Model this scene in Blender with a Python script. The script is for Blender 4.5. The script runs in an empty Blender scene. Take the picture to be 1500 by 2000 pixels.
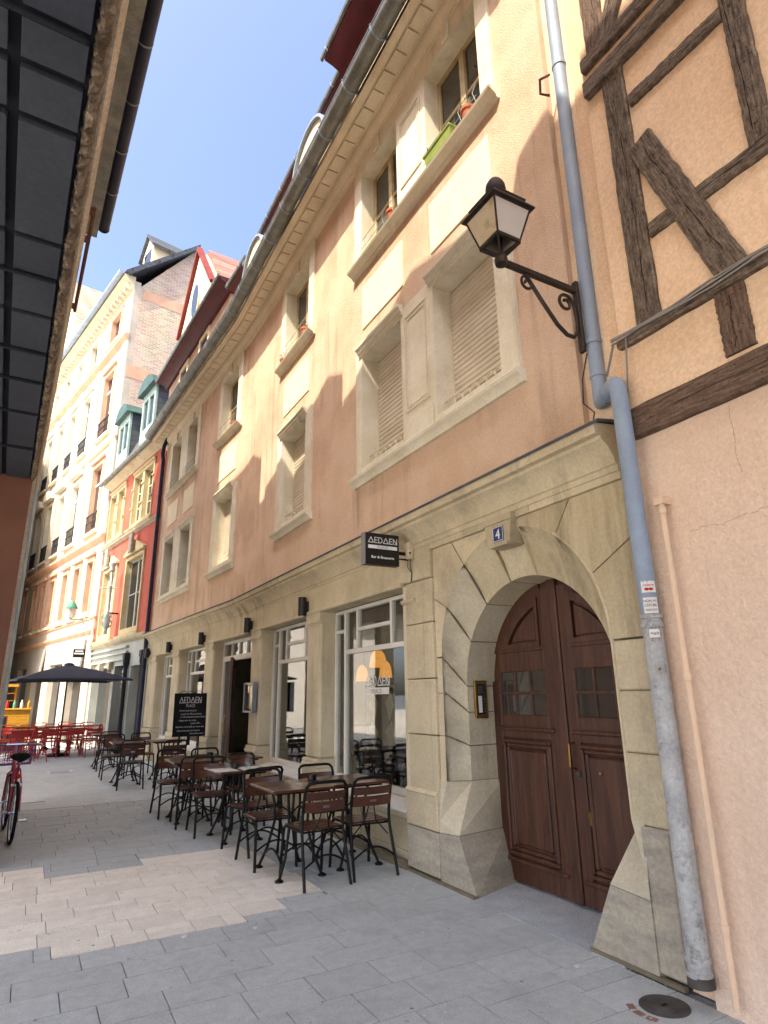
import bpy, bmesh, math, random
from mathutils import Matrix, Vector
R = math.radians
rnd = random.Random(11)
sc = bpy.context.scene
col = sc.collection

# ------------------------------------------------------------------ camera, sky, sun, exposure
cam = bpy.data.cameras.new('camera')
cam.lens, cam.sensor_width, cam.sensor_fit = 21.6, 36.0, 'AUTO'
cam.clip_start, cam.clip_end = 0.05, 2000
cam_o = bpy.data.objects.new('camera', cam)
col.objects.link(cam_o)
F_PX = 1200.0
up = Vector((-60, -4050, F_PX)).normalized()          # zenith in camera coords (x right, y down, z forward)
fw = Vector((-692, 365, F_PX)); fw = (fw - up * fw.dot(up)).normalized()
ri = up.cross(fw)
if ri.x < 0: ri = -ri
cam_o.matrix_world = Matrix((
    (ri.x, -ri.y, -ri.z, 0.0),
    (fw.x, -fw.y, -fw.z, 0.0),
    (up.x, -up.y, -up.z, 1.6),
    (0, 0, 0, 1)))
sc.camera = cam_o

SUN_DIR = Vector((1.0, 0.5, -1.5)).normalized()        # direction the light travels
world = bpy.data.worlds.new('World'); sc.world = world; world.use_nodes = True
wn = world.node_tree
sky = wn.nodes.new('ShaderNodeTexSky'); sky.sky_type = 'NISHITA'; sky.sun_disc = False
sky.sun_elevation = math.asin(-SUN_DIR.z); sky.sun_rotation = math.atan2(-SUN_DIR.x, -SUN_DIR.y)
sky.air_density = 0.7; sky.dust_density = 3.6; sky.ozone_density = 1.2
wn.links.new(sky.outputs[0], wn.nodes['Background'].inputs[0])
wn.nodes['Background'].inputs[1].default_value = 0.12
sun = bpy.data.lights.new('sun', 'SUN'); sun.energy = 2.0; sun.angle = R(0.53); sun.color = (1.0, 0.90, 0.74)
sun_o = bpy.data.objects.new('sun', sun); col.objects.link(sun_o)
sun_o.rotation_euler = SUN_DIR.to_track_quat('-Z', 'Y').to_euler(); sun_o.location = (-20, -10, 40)
vs = sc.view_settings
vs.view_transform, vs.look, vs.gamma, vs.use_curve_mapping = 'Standard', 'None', 1.0, False
vs.exposure = 2.17
sc.cycles.max_bounces = 10; sc.cycles.diffuse_bounces = 5; sc.cycles.transparent_max_bounces = 12

# ------------------------------------------------------------------ helpers
WM = {}
I4 = Matrix.Identity(4)
def T(x, y=0, z=0): return Matrix.Translation((x, y, z))
def RZ(a): return Matrix.Rotation(R(a), 4, 'Z')
def frame(px, py, ang):
    """house front frame: local x runs along the front, y points out to the street, z up"""
    a = R(ang); s, c = math.sin(a), math.cos(a)
    return Matrix(((-s, -c, 0, px), (c, -s, 0, py), (0, 0, 1, 0), (0, 0, 0, 1)))
FA = frame(3.366, 0, 0)
_b = frame(3.366, 11.8, 3.87)
FB = _b @ T(-11.8)
FRED = frame(2.85, 19.35, 9.5)
FWH = frame(1.80, 25.5, 12.3)
def fr(s): return FA if s < 11.8 else FB

class MB:
    def __init__(s): s.v = []; s.f = []
    def add(s, vs_, fs):
        n = len(s.v); s.v += [tuple(v) for v in vs_]; s.f += [tuple(i + n for i in f) for f in fs]; return s
    def quad(s, a, b, c, d): return s.add([a, b, c, d], [(0, 1, 2, 3)])
    def box(s, x0, x1, y0, y1, z0, z1):
        return s.add([(x0,y0,z0),(x1,y0,z0),(x1,y1,z0),(x0,y1,z0),(x0,y0,z1),(x1,y0,z1),(x1,y1,z1),(x0,y1,z1)],
                     [(0,3,2,1),(4,5,6,7),(0,1,5,4),(1,2,6,5),(2,3,7,6),(3,0,4,7)])
    def cbox(s, x0, x1, y0, y1, z0, z1, c=.008):
        X, Y, Z = (x0, x1), (y0, y1), (z0, z1); cc = (c, -c)
        v = []; ix = {}
        for i in (0,1):
            for j in (0,1):
                for k in (0,1):
                    a, b, d = X[i] + cc[i], Y[j] + cc[j], Z[k] + cc[k]
                    for ax, p in enumerate(((X[i], b, d), (a, Y[j], d), (a, b, Z[k]))):
                        ix[i,j,k,ax] = len(v); v.append(p)
        f = []
        for i in (0,1):
            f.append([ix[i,j,k,0] for j,k in ((0,0),(1,0),(1,1),(0,1))])
            f.append([ix[j,i,k,1] for j,k in ((0,0),(1,0),(1,1),(0,1))])
            f.append([ix[j,k,i,2] for j,k in ((0,0),(1,0),(1,1),(0,1))])
            for j in (0,1):
                f.append([ix[i,j,0,0], ix[i,j,1,0], ix[i,j,1,1], ix[i,j,0,1]])
                f.append([ix[i,0,j,0], ix[i,1,j,0], ix[i,1,j,2], ix[i,0,j,2]])
                f.append([ix[0,i,j,1], ix[1,i,j,1], ix[1,i,j,2], ix[0,i,j,2]])
                for k in (0,1): f.append([ix[i,j,k,0], ix[i,j,k,1], ix[i,j,k,2]])
        return s.add(v, f)
    def prism(s, poly, a0, a1, ax='y'):
        """poly of 2-D points, extruded along ax from a0 to a1"""
        def p3(p, a):
            return (p[0], a, p[1]) if ax == 'y' else ((a, p[0], p[1]) if ax == 'x' else (p[0], p[1], a))
        n = len(poly)
        return s.add([p3(p, a0) for p in poly] + [p3(p, a1) for p in poly],
                     [tuple(range(n)), tuple(range(2*n-1, n-1, -1))] + [(i, (i+1) % n, (i+1) % n + n, i + n) for i in range(n)])
    def sweep(s, prof, x0, x1):
        """profile of (y, z) points swept along x"""
        return s.prism(prof, x0, x1, 'x')
    def tube(s, pts, r, n=8, closed=False, caps=True):
        pts = [Vector(p) for p in pts]; m = len(pts)
        rr = r if isinstance(r, (list, tuple)) else [r] * m
        rings = []; ref = None
        for i, p in enumerate(pts):
            if closed: t = pts[(i+1) % m] - pts[i-1]
            else: t = pts[min(i+1, m-1)] - pts[max(i-1, 0)]
            t.normalize()
            if ref is None: ref = Vector((0,0,1)) if abs(t.z) < .9 else Vector((1,0,0))
            u = (ref - t * ref.dot(t)); u.normalize(); w = t.cross(u); ref = u
            rings.append([p + (u * math.cos(2*math.pi*k/n) + w * math.sin(2*math.pi*k/n)) * rr[i] for k in range(n)])
        v = [q for g in rings for q in g]; f = []
        for i in range(m if closed else m - 1):
            a, b = i * n, ((i+1) % m) * n
            for k in range(n): f.append((a+k, a+(k+1) % n, b+(k+1) % n, b+k))
        if caps and not closed: f += [tuple(range(n-1, -1, -1)), tuple(range((m-1)*n, m*n))]
        return s.add(v, f)
    def lathe(s, prof, n=16, c=(0,0,0)):
        v = []; f = []; m = len(prof)
        for r, z in prof:
            for k in range(n): v.append((c[0] + r*math.cos(2*math.pi*k/n), c[1] + r*math.sin(2*math.pi*k/n), c[2] + z))
        for i in range(m-1):
            for k in range(n): f.append((i*n+k, i*n+(k+1) % n, (i+1)*n+(k+1) % n, (i+1)*n+k))
        f += [tuple(range(n-1, -1, -1)), tuple(range((m-1)*n, m*n))]
        return s.add(v, f)
    def bar(s, a, b, w, h):
        """rectangular bar from a to b, w wide (horizontal-ish), h high"""
        a, b = Vector(a), Vector(b); t = (b - a).normalized()
        u = t.cross(Vector((0,0,1)))
        if u.length < .05: u = Vector((1,0,0))
        u.normalize(); w_ = u.cross(t)
        v = [p + u*sx*w/2 + w_*sz*h/2 for p in (a, b) for sx, sz in ((-1,-1),(1,-1),(1,1),(-1,1))]
        return s.add(v, [(0,1,2,3),(7,6,5,4),(0,4,5,1),(1,5,6,2),(2,6,7,3),(3,7,4,0)])
    def plate(s, x0, x1, z0, z1, holes, y1, y0, sides=True, reveal=True):
        """flat plate in x-z at y1 with rectangular holes whose reveals go back to y0"""
        xs = sorted({x0, x1} | {min(max(h[i], x0), x1) for h in holes for i in (0, 1)})
        zs = sorted({z0, z1} | {min(max(h[i], z0), z1) for h in holes for i in (2, 3)})
        for a, b in zip(xs, xs[1:]):
            for c, d in zip(zs, zs[1:]):
                mx, mz = (a+b)/2, (c+d)/2
                if any(h[0] < mx < h[1] and h[2] < mz < h[3] for h in holes): continue
                s.quad((a,y1,c),(b,y1,c),(b,y1,d),(a,y1,d))
        for h in (holes if reveal else ()):
            a, b, c, d = h
            s.quad((a,y1,c),(a,y0,c),(a,y0,d),(a,y1,d)); s.quad((b,y1,c),(b,y0,c),(b,y0,d),(b,y1,d))
            s.quad((a,y1,c),(b,y1,c),(b,y0,c),(a,y0,c)); s.quad((a,y1,d),(b,y1,d),(b,y0,d),(a,y0,d))
        if sides:
            for a, b, c, d in (((x0,z0),(x1,z0),0,0), ((x1,z0),(x1,z1),0,0), ((x1,z1),(x0,z1),0,0), ((x0,z1),(x0,z0),0,0)):
                s.quad((a[0],y1,a[1]),(b[0],y1,b[1]),(b[0],y0,b[1]),(a[0],y0,a[1]))
        return s
    def mesh(s, name, mat, smooth=35, weld=True):
        me = bpy.data.meshes.new(name); me.from_pydata(s.v, [], s.f)
        bm = bmesh.new(); bm.from_mesh(me)
        if weld: bmesh.ops.remove_doubles(bm, verts=bm.verts, dist=1e-5)
        bmesh.ops.recalc_face_normals(bm, faces=bm.faces); bm.to_mesh(me); bm.free()
        if smooth:
            me.shade_smooth(); me.set_sharp_from_angle(angle=R(smooth))
        if mat: me.materials.append(M[mat])
        return me
    def put(s, name, mat, parent=None, mx=I4, **k): return link(name, s.mesh(name, mat, **k), parent, mx)

def link(name, me, parent=None, mx=I4):
    o = bpy.data.objects.new(name, me); col.objects.link(o)
    if parent is not None:
        o.parent = parent; o.matrix_parent_inverse = WM[parent.name].inverted()
    o.matrix_basis = mx; WM[o.name] = mx.copy()
    return o
def tag(o, label, cat, group=None):
    o['label'] = label; o['category'] = cat
    if group: o['group'] = group
    return o
def thing(name, label, cat, mx=I4, group=None):
    return tag(link(name, None, None, mx), label, cat, group)
def struct(o, kind='structure'): o['kind'] = kind; return o
def copy_tree(root, mx, label=None, skip=()):
    r = root.copy(); col.objects.link(r); r.matrix_basis = mx; WM[r.name] = mx.copy()
    if label: r['label'] = label
    for ch in root.children:
        if ch.name.split('.')[0] in skip: continue
        c = ch.copy(); col.objects.link(c); c.parent = r
        for g in ch.children:
            d = g.copy(); col.objects.link(d); d.parent = c
    return r
def arc(cx, cz, r, a0, a1, n):
    return [(cx + r*math.cos(R(a0 + (a1-a0)*i/n)), cz + r*math.sin(R(a0 + (a1-a0)*i/n))) for i in range(n+1)]
def text_mesh(name, body, size, mat, mx=I4, parent=None, align='CENTER', shear=0, ext=.0012, sx=1.0, offset=0.0):
    """text in the local x-z plane, reading along +x, facing -y"""
    cu = bpy.data.curves.new(name, 'FONT'); cu.body = body; cu.size = size; cu.align_x = align; cu.extrude = ext; cu.shear = shear
    cu.offset = offset; cu.resolution_u = 3
    t = bpy.data.objects.new('t', cu); col.objects.link(t); bpy.context.view_layer.update()
    me = bpy.data.meshes.new_from_object(t.evaluated_get(bpy.context.evaluated_depsgraph_get()))
    bpy.data.objects.remove(t); me.name = name
    me.transform(Matrix.Rotation(R(90), 4, 'X') @ Matrix.Diagonal((sx, 1, 1, 1)))
    me.materials.clear(); me.materials.append(M[mat])
    return link(name, me, parent, mx)
def strokes(polys, w, t=.002):
    """flat ribbons along 2-D polylines in the x-z plane"""
    mb = MB()
    for pl in polys:
        for a, b in zip(pl, pl[1:]):
            d = Vector((b[0]-a[0], b[1]-a[1])); d.normalize(); n = Vector((-d.y, d.x)) * w/2; e = d * w/2 * .9
            q = [(a[0]-e.x+n.x, a[1]-e.y+n.y), (a[0]-e.x-n.x, a[1]-e.y-n.y), (b[0]+e.x-n.x, b[1]+e.y-n.y), (b[0]+e.x+n.x, b[1]+e.y+n.y)]
            mb.prism(q, -t, 0)
    return mb
def aedaen(w, h, sw):
    """the six letters, with triangles for A, scaled to w x h, origin bottom left"""
    L = {'A': [[(0,0),(.5,1),(1,0),(0,0)]], 'E': [[(1,0),(0,0),(0,1),(1,1)], [(0,.5),(.85,.5)]],
         'D': [[(0,0),(0,1),(.55,1),(.9,.8),(1,.5),(.9,.2),(.55,0),(0,0)]], 'N': [[(0,0),(0,1),(1,0),(1,1)], [(.45,0),(1,.02)]]}
    ps = []; x = 0; wid = {'A': 1.15, 'E': .62, 'D': .8, 'N': .8}; tot = sum(wid[c] + .28 for c in 'AEDAEN') - .28
    for c in 'AEDAEN':
        for pl in L[c]: ps.append([((x + p[0]*wid[c]) / tot * w, p[1]*h) for p in pl])
        x += wid[c] + .28
    return strokes(ps, sw)

# ------------------------------------------------------------------ materials
M = {}
def rgb(h):
    h = h.lstrip('#'); v = [int(h[i:i+2], 16)/255 for i in (0, 2, 4)]
    return tuple(x/12.92 if x <= .04045 else ((x+.055)/1.055)**2.4 for x in v)
def pm(name, c1, c2=None, scale=3., rough=.8, bump=0., bscale=60., bdist=.01, metal=0., var=0., stain=None, sscale=.8, samt=.6,
       smin=.52, stretch=None, spec=.3, detail=5, emit=None, estr=0., coat=0., space='world', fine=0., fscale=60., streak=None, kamt=.5):
    m = bpy.data.materials.new(name); m.use_nodes = True; M[name] = m
    N, L = m.node_tree.nodes, m.node_tree.links; b = N['Principled BSDF']
    b.inputs['Roughness'].default_value = rough; b.inputs['Metallic'].default_value = metal
    b.inputs['Specular IOR Level'].default_value = spec; b.inputs['Coat Weight'].default_value = coat
    if space == 'world': g = N.new('ShaderNodeNewGeometry').outputs['Position']
    else: g = N.new('ShaderNodeTexCoord').outputs['UV' if space == 'uv' else 'Object']
    if stretch:
        vm = N.new('ShaderNodeVectorMath'); vm.operation = 'MULTIPLY'; vm.inputs[1].default_value = stretch; L.new(g, vm.inputs[0]); gs = vm.outputs[0]
    else: gs = g
    c2 = c2 or tuple(x * .82 for x in c1)
    def noise(sc_, vec, det=detail, ro=.6):
        n = N.new('ShaderNodeTexNoise'); n.inputs['Scale'].default_value = sc_; n.inputs['Detail'].default_value = det
        n.inputs['Roughness'].default_value = ro; L.new(vec, n.inputs['Vector']); return n.outputs['Fac']
    def rng(src, a, b_, lo=0., hi=1.):
        r = N.new('ShaderNodeMapRange'); L.new(src, r.inputs[0])
        for i, v in zip((1, 2, 3, 4), (a, b_, lo, hi)): r.inputs[i].default_value = v
        return r.outputs[0]
    def mix(fac, a, b_, mode='MIX'):
        x = N.new('ShaderNodeMix'); x.data_type = 'RGBA'; x.blend_type = mode
        if isinstance(fac, float): x.inputs[0].default_value = fac
        else: L.new(fac, x.inputs[0])
        for i, v in ((6, a), (7, b_)):
            if isinstance(v, tuple): x.inputs[i].default_value = (*v[:3], 1)
            else: L.new(v, x.inputs[i])
        return x.outputs[2]
    c = mix(rng(noise(scale, gs), .36, .64), c1, c2)
    if stain:
        f = rng(noise(sscale, gs, 8, .68), smin, smin + .2, 0, samt); c = mix(f, c, stain)
    if streak:                                                          # rain runs: noise drawn out vertically
        kv = N.new('ShaderNodeVectorMath'); kv.operation = 'MULTIPLY'; kv.inputs[1].default_value = (5., 5., .35); L.new(g, kv.inputs[0])
        kf = rng(noise(1.0, kv.outputs[0], 6, .6), .50, .72, 0, 1); kb = rng(noise(.7, g, 3, .5), .42, .60, 0, kamt)
        km = N.new('ShaderNodeMath'); km.operation = 'MULTIPLY'; L.new(kf, km.inputs[0]); L.new(kb, km.inputs[1]); c = mix(km.outputs[0], c, streak)
    if fine:
        f = rng(noise(fscale, g, 3, .7), .38, .62, 1-fine, 1+fine*.5); hf = N.new('ShaderNodeHueSaturation'); L.new(f, hf.inputs['Value']); L.new(c, hf.inputs['Color']); c = hf.outputs[0]
    if var:
        oi = N.new('ShaderNodeObjectInfo'); hs = N.new('ShaderNodeHueSaturation'); L.new(rng(oi.outputs['Random'], 0, 1, 1-var, 1+var), hs.inputs['Value'])
        L.new(c, hs.inputs['Color']); c = hs.outputs[0]
    L.new(c, b.inputs['Base Color'])
    if bump:
        bp = N.new('ShaderNodeBump'); bp.inputs['Strength'].default_value = bump; bp.inputs['Distance'].default_value = bdist
        L.new(noise(bscale, gs, 6, .65), bp.inputs['Height']); L.new(bp.outputs[0], b.inputs['Normal'])
    if emit: b.inputs['Emission Color'].default_value = (*emit, 1); b.inputs['Emission Strength'].default_value = estr
    return m
def tiles(name, c1, c2, mortar, w, h, ms, axes='xz', rough=.85, bump=.5, off=.5):
    """far courses (brick, slate, roof tile) from the Brick texture in real metres"""
    m = pm(name, c1, c2, rough=rough); N, L = m.node_tree.nodes, m.node_tree.links; b = N['Principled BSDF']
    g = N.new('ShaderNodeNewGeometry'); sp = N.new('ShaderNodeSeparateXYZ'); cb = N.new('ShaderNodeCombineXYZ')
    L.new(g.outputs['Position'], sp.inputs[0]); L.new(sp.outputs['XYZ'.index(axes[0].upper())], cb.inputs[0]); L.new(sp.outputs['XYZ'.index(axes[1].upper())], cb.inputs[1])
    t = N.new('ShaderNodeTexBrick'); L.new(cb.outputs[0], t.inputs['Vector']); t.offset = off
    t.inputs['Color1'].default_value = (*c1, 1); t.inputs['Color2'].default_value = (*c2, 1); t.inputs['Mortar'].default_value = (*mortar, 1)
    t.inputs['Scale'].default_value = 1; t.inputs['Mortar Size'].default_value = ms; t.inputs['Brick Width'].default_value = w; t.inputs['Row Height'].default_value = h
    n = N.new('ShaderNodeTexNoise'); n.inputs['Scale'].default_value = 1.3; n.inputs['Detail'].default_value = 8; L.new(g.outputs['Position'], n.inputs['Vector'])
    x = N.new('ShaderNodeMix'); x.data_type = 'RGBA'; x.blend_type = 'MULTIPLY'; x.inputs[0].default_value = .5
    L.new(t.outputs['Color'], x.inputs[6]); L.new(n.outputs['Color'], x.inputs[7])
    h2 = N.new('ShaderNodeHueSaturation'); h2.inputs['Saturation'].default_value = .8; h2.inputs['Value'].default_value = 1.25; L.new(x.outputs[2], h2.inputs['Color'])
    L.new(h2.outputs[0], b.inputs['Base Color'])
    bp = N.new('ShaderNodeBump'); bp.inputs['Strength'].default_value = bump; bp.inputs['Distance'].default_value = .02; bp.invert = True
    L.new(t.outputs['Fac'], bp.inputs['Height']); L.new(bp.outputs[0], b.inputs['Normal'])
def glass(name, tint=(.9, .93, .92), gloss=.02, extra=.0, dark=None):
    m = bpy.data.materials.new(name); m.use_nodes = True; M[name] = m
    N, L = m.node_tree.nodes, m.node_tree.links; N.remove(N['Principled BSDF']); o = N['Material Output']
    tr = N.new('ShaderNodeBsdfTransparent') if dark is None else N.new('ShaderNodeBsdfDiffuse'); tr.inputs[0].default_value = (*(dark or tint), 1)
    gl = N.new('ShaderNodeBsdfGlossy'); gl.inputs['Roughness'].default_value = gloss
    fz = N.new('ShaderNodeFresnel'); gb = N.new('ShaderNodeNewGeometry'); mr = N.new('ShaderNodeMapRange')   # same fresnel on both faces of the pane
    mr.inputs[3].default_value = 1.52; mr.inputs[4].default_value = 1/1.52; L.new(gb.outputs['Backfacing'], mr.inputs[0]); L.new(mr.outputs[0], fz.inputs['IOR'])
    mm = N.new('ShaderNodeMath'); mm.operation = 'MULTIPLY_ADD'; mm.inputs[1].default_value = 1.1; mm.inputs[2].default_value = extra; mm.use_clamp = True
    n = N.new('ShaderNodeTexNoise'); n.inputs['Scale'].default_value = 1.2; g = N.new('ShaderNodeNewGeometry'); L.new(g.outputs['Position'], n.inputs['Vector'])
    bp = N.new('ShaderNodeBump'); bp.inputs['Strength'].default_value = .04; bp.inputs['Distance'].default_value = .02; L.new(n.outputs['Fac'], bp.inputs['Height'])
    L.new(bp.outputs[0], gl.inputs['Normal'])
    mx = N.new('ShaderNodeMixShader'); L.new(fz.outputs[0], mm.inputs[0]); L.new(mm.outputs[0], mx.inputs[0]); L.new(tr.outputs[0], mx.inputs[1]); L.new(gl.outputs[0], mx.inputs[2])
    L.new(mx.outputs[0], o.inputs['Surface'])

pm('roughcast', rgb('e5c7ab'), rgb('dab99a'), 1.6, .92, 1.0, 80, .022, stain=rgb('cba88c'), sscale=.8, samt=.8, fine=0.14, fscale=100, streak=rgb('a3826c'), kamt=.7)
pm('roughcast_smooth', rgb('e4ccb2'), rgb('d9bfa4'), 2, .9, .3, 50, .005, fine=0.12, fscale=60)
pm('frame_stone', rgb('dfd8c4'), rgb('d2c9b0'), 2.2, .85, .25, 70, .004, var=.05, stain=rgb('b8ad94'), sscale=1.6, samt=.5, fine=0.07, fscale=50, streak=rgb('978c74'), kamt=.5)
pm('panel_cream', rgb('e4d8b8'), rgb('dfcfad'), 2, .9, .3, 80, .004)
pm('eave_cream', rgb('e2d6bd'), rgb('d6c8ad'), 2, .85, .1, 40, .004, stain=rgb('b6a88e'), sscale=.9, samt=.5, fine=0.1, fscale=50)
pm('sandstone', rgb('cdbfa0'), rgb('bbad90'), 1.7, .9, .6, 34, .010, var=.13, stain=rgb('8f8470'), sscale=1.1, samt=.65, fine=0.09, fscale=38, streak=rgb('6d6250'), kamt=.75)
pm('sandstone_dark', rgb('b3aa96'), rgb('a0988a'), 2.2, .9, .5, 26, .008, var=.06, stain=rgb('857e70'), sscale=1.5, samt=.6, stretch=(1, 1, 5), fine=0.13, fscale=34)
pm('sandstone_streak', rgb('cabb9b'), rgb('b5a686'), 2.5, .88, .35, 30, .006, var=.07, stain=rgb('7b715f'), sscale=2.2, samt=.7, smin=.5, stretch=(1.6, 1.6, .28), fine=0.09, fscale=38, streak=rgb('5e5444'), kamt=.8)
pm('sandstone_grey', rgb('cac0a8'), rgb('b9af97'), 2.2, .9, .6, 30, .010, var=.07, stain=rgb('938a75'), sscale=1.4, samt=.7, fine=0.09, fscale=34, streak=rgb('756d5c'), kamt=.6)
pm('stone_paint', rgb('cfc3a6'), rgb('c2b698'), 2, .8, .12, 40, .004, stain=rgb('a4997e'), sscale=1.0, samt=.55, fine=0.07, fscale=40, streak=rgb('857a60'), kamt=.65)
pm('lead', rgb('58595a'), rgb('47484a'), 5, .75, .2, 12, .006, metal=.0, stain=rgb('6f7070'), sscale=3, samt=.5)
pm('mortar', rgb('7d735e'), rgb('6a614f'), 4, .95)
pm('zinc', rgb('93a1b1'), rgb('8491a2'), 3, .62, .12, 9, .006, metal=.12, stain=rgb('aab3bd'), sscale=3, samt=.25, fine=0.04, fscale=40)
pm('zinc_old', rgb('b9b9b6'), rgb('a3a3a0'), 7, .65, .3, 30, .006, metal=.1, stain=rgb('4a433c'), sscale=11, samt=.85, smin=.55, fine=0.14, fscale=45, streak=rgb('4c463f'), kamt=.6)
pm('zinc_dark', rgb('868b88'), rgb('6e7371'), 5, .5, .15, 14, .006, metal=.45, stain=rgb('a0a4a0'), sscale=3, samt=.6, fine=0.2, fscale=40)
pm('gutter_blue', rgb('2c3044'), rgb('242838'), 4, .45, .1, 12, .006, metal=.4)
pm('dark_red', rgb('4e1a26'), rgb('3e141e'), 3, .6)
pm('trim_red', rgb('84362d'), rgb('742c25'), 3, .65)
pm('peach', rgb('e4c7a8'), rgb('dcbc9a'), 1.2, .93, .35, 18, .016, stain=rgb('cbab88'), sscale=.9, samt=.5, fine=0.12, fscale=45, streak=rgb('c39a78'), kamt=.5)
pm('peach_rough', rgb('ead0b9'), rgb('e2c5ac'), 1.1, .95, .8, 16, .03, stain=rgb('d3b296'), sscale=.8, samt=.55, fine=0.07, fscale=40, streak=rgb('bb9478'), kamt=.55)
pm('peach_pipe', rgb('e6c5a4'), rgb('dabd9f'), 2, .85, .15, 30, .004, stain=rgb('c3b6a6'), sscale=3, samt=.6)
pm('flake', rgb('d6b699'), rgb('c4a184'), 8, .95, .8, 25, .02)
pm('timber', rgb('94826f'), rgb('5e4f42'), 1.0, .92, 1.0, 1.3, .03, stain=rgb('33281f'), sscale=.55, samt=.85, smin=.5, stretch=(9, 70, 1), var=.08, space='uv', fine=0.25, fscale=45)
pm('timber_brown', rgb('7c6655'), rgb('584538'), 1.0, .92, .8, 1.2, .02, stain=rgb('3a2d24'), sscale=.5, samt=.7, smin=.53, stretch=(7, 60, 1), space='uv', fine=0.2, fscale=40)
pm('plaster_hairline', rgb('b08f76'), rgb('9c7c64'), 6, .95)  # colour of the hairline cracks in the plaster
pm('crack', rgb('241c18'), rgb('1a1411'), 5, .95)
pm('door_wood', rgb('583626'), rgb('40261a'), 3, .5, .2, 9, .004, stain=rgb('6c4a33'), sscale=.9, samt=.6, stretch=(9, 9, .8), spec=.4, coat=.05, fine=0.15, fscale=50, streak=rgb('2a1810'), kamt=.6)
pm('seat_wood', rgb('552c1a'), rgb('3d1e11'), 5, .34, .1, 30, .002, var=.12, stretch=(2, 12, 12), spec=.5, coat=.25)
pm('table_wood', rgb('5a3220'), rgb('432416'), 5, .3, .08, 30, .002, var=.1, stretch=(14, 2, 8), spec=.5, coat=.3)
pm('black_iron', rgb('0a0a0b'), rgb('060607'), 12, .5, .05, 40, .001, metal=0, spec=.25)
pm('lamp_iron', rgb('3d342d'), rgb('2b2520'), 10, .55, .3, 40, .003, metal=.3, stain=rgb('544739'), sscale=8, samt=.6)
pm('red_iron', rgb('a83432'), rgb('8f2928'), 10, .45, .05, 40, .001)
pm('lamp_panel', rgb('cfc3aa'), rgb('baab8e'), 3, .5, stain=rgb('7a6a4e'), sscale=6, samt=.75, smin=.56)
pm('lamp_panel_clean', rgb('cfc8bd'), rgb('c6beb2'), 2, .45)
pm('white_paint', rgb('e2dfd6'), rgb('d6d2c8'), 3, .55, spec=.4)
pm('cream_frame', rgb('d8cfb8'), rgb('c9bfa6'), 4, .55)
pm('wood_frame', rgb('b9ab88'), rgb('9f8c66'), 6, .6, var=.06)
pm('shutter', rgb('cfc5b2'), rgb('c2b7a2'), 3, .6, var=.04, spec=.35)
pm('shutter_box', rgb('b99c74'), rgb('a68a63'), 3, .7)
pm('slate', rgb('4d545c'), rgb('3d434b'), 3, .7, .2, 20, .005)
pm('teal_wood', rgb('9fb6ae'), rgb('8aa39b'), 3, .6)
pm('green_hood', rgb('46605a'), rgb('39504b'), 3, .5)
pm('red_wall', rgb('bf6350'), rgb('b05745'), 1.3, .9, .3, 40, .006, stain=rgb('9e4a3a'), sscale=.7, samt=.5, fine=0.12, fscale=40)
pm('yellow_stone', rgb('c8b88f'), rgb('b8a77e'), 2.4, .85, .2, 30, .005)
pm('pale_wall', rgb('c2b8a7'), rgb('b6ab99'), 1.2, .88, .15, 30, .005, stain=rgb('9e9483'), sscale=.6, samt=.5)
pm('pink_stone', rgb('d3a98c'), rgb('c49a7e'), 1.5, .88, .15, 30, .005)
pm('grey_paint', rgb('b4b8b0'), rgb('a5aaa2'), 2, .6)
pm('grey_blind', rgb('a8a29a'), rgb('9c968e'), 2, .85)
pm('iron_grey', rgb('2a2e33'), rgb('22262a'), 4, .55, metal=.2)
pm('soffit_panel', rgb('3f434b'), rgb('383c44'), 1.2, .6, .05, 8, .005, var=.06, stain=rgb('2e3239'), sscale=1.5, samt=.4, fine=0.12, fscale=30)
pm('soffit_joint', rgb('20232a'), rgb('181b20'), 4, .8)
pm('rubble', rgb('a8957e'), rgb('6e5e4c'), 9, .95, 1.0, 22, .05, stain=rgb('3f352b'), sscale=14, samt=.8, smin=.5)
pm('left_cream', rgb('d9c9b0'), rgb('cdbca2'), 2, .9, .2, 20, .006, stain=rgb('b09f88'), sscale=2, samt=.5, fine=0.2, fscale=40)
pm('left_brown', rgb('75503f'), rgb('684737'), 1.4, .92, .3, 30, .006)
pm('left_wall', rgb('ebe5da'), rgb('e2dbce'), 1.4, .92, .2, 30, .006)
pm('rust', rgb('6f4e43'), rgb('553a33'), 8, .85, .4, 30, .004)
pm('roof_tile_plain', rgb('8a4f3c'), rgb('73402f'), 4, .9)
pm('paver', rgb('bcc1bf'), rgb('b1b6b4'), 14, .9, .6, 140, .006, var=.05, stain=rgb('989c9a'), sscale=2.2, samt=.6, fine=0.17, fscale=110)
pm('paver_light', rgb('eee8da'), rgb('e4dccc'), 9, .9, .3, 120, .004, var=.06, stain=rgb('d2c8b6'), sscale=3, samt=.5, fine=0.2, fscale=110)
pm('paver_red', rgb('8e6a61'), rgb('7c5850'), 9, .9, .3, 80, .004, var=.1)
pm('ground', rgb('8e9194'), rgb('808386'), 6, .92, .3, 60, .006, stain=rgb('6e7073'), sscale=1.4, samt=.5, fine=0.3, fscale=60)
pm('bounce_stone', rgb('d9d4ca'), rgb('cdc7bb'), 2, .9, .2, 40, .006, stain=rgb('b5afa4'), sscale=.6, samt=.5)
pm('far_street', rgb('ccd0cf'), rgb('c1c5c4'), 3, .92, .3, 50, .006, stain=rgb('aeb2b1'), sscale=.9, samt=.6, fine=0.25, fscale=60)
pm('concrete', rgb('b9bfc4'), rgb('abb1b6'), 5, .9, .25, 60, .004, stain=rgb('989ea2'), sscale=2.4, samt=.6, fine=0.25, fscale=90)
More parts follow.
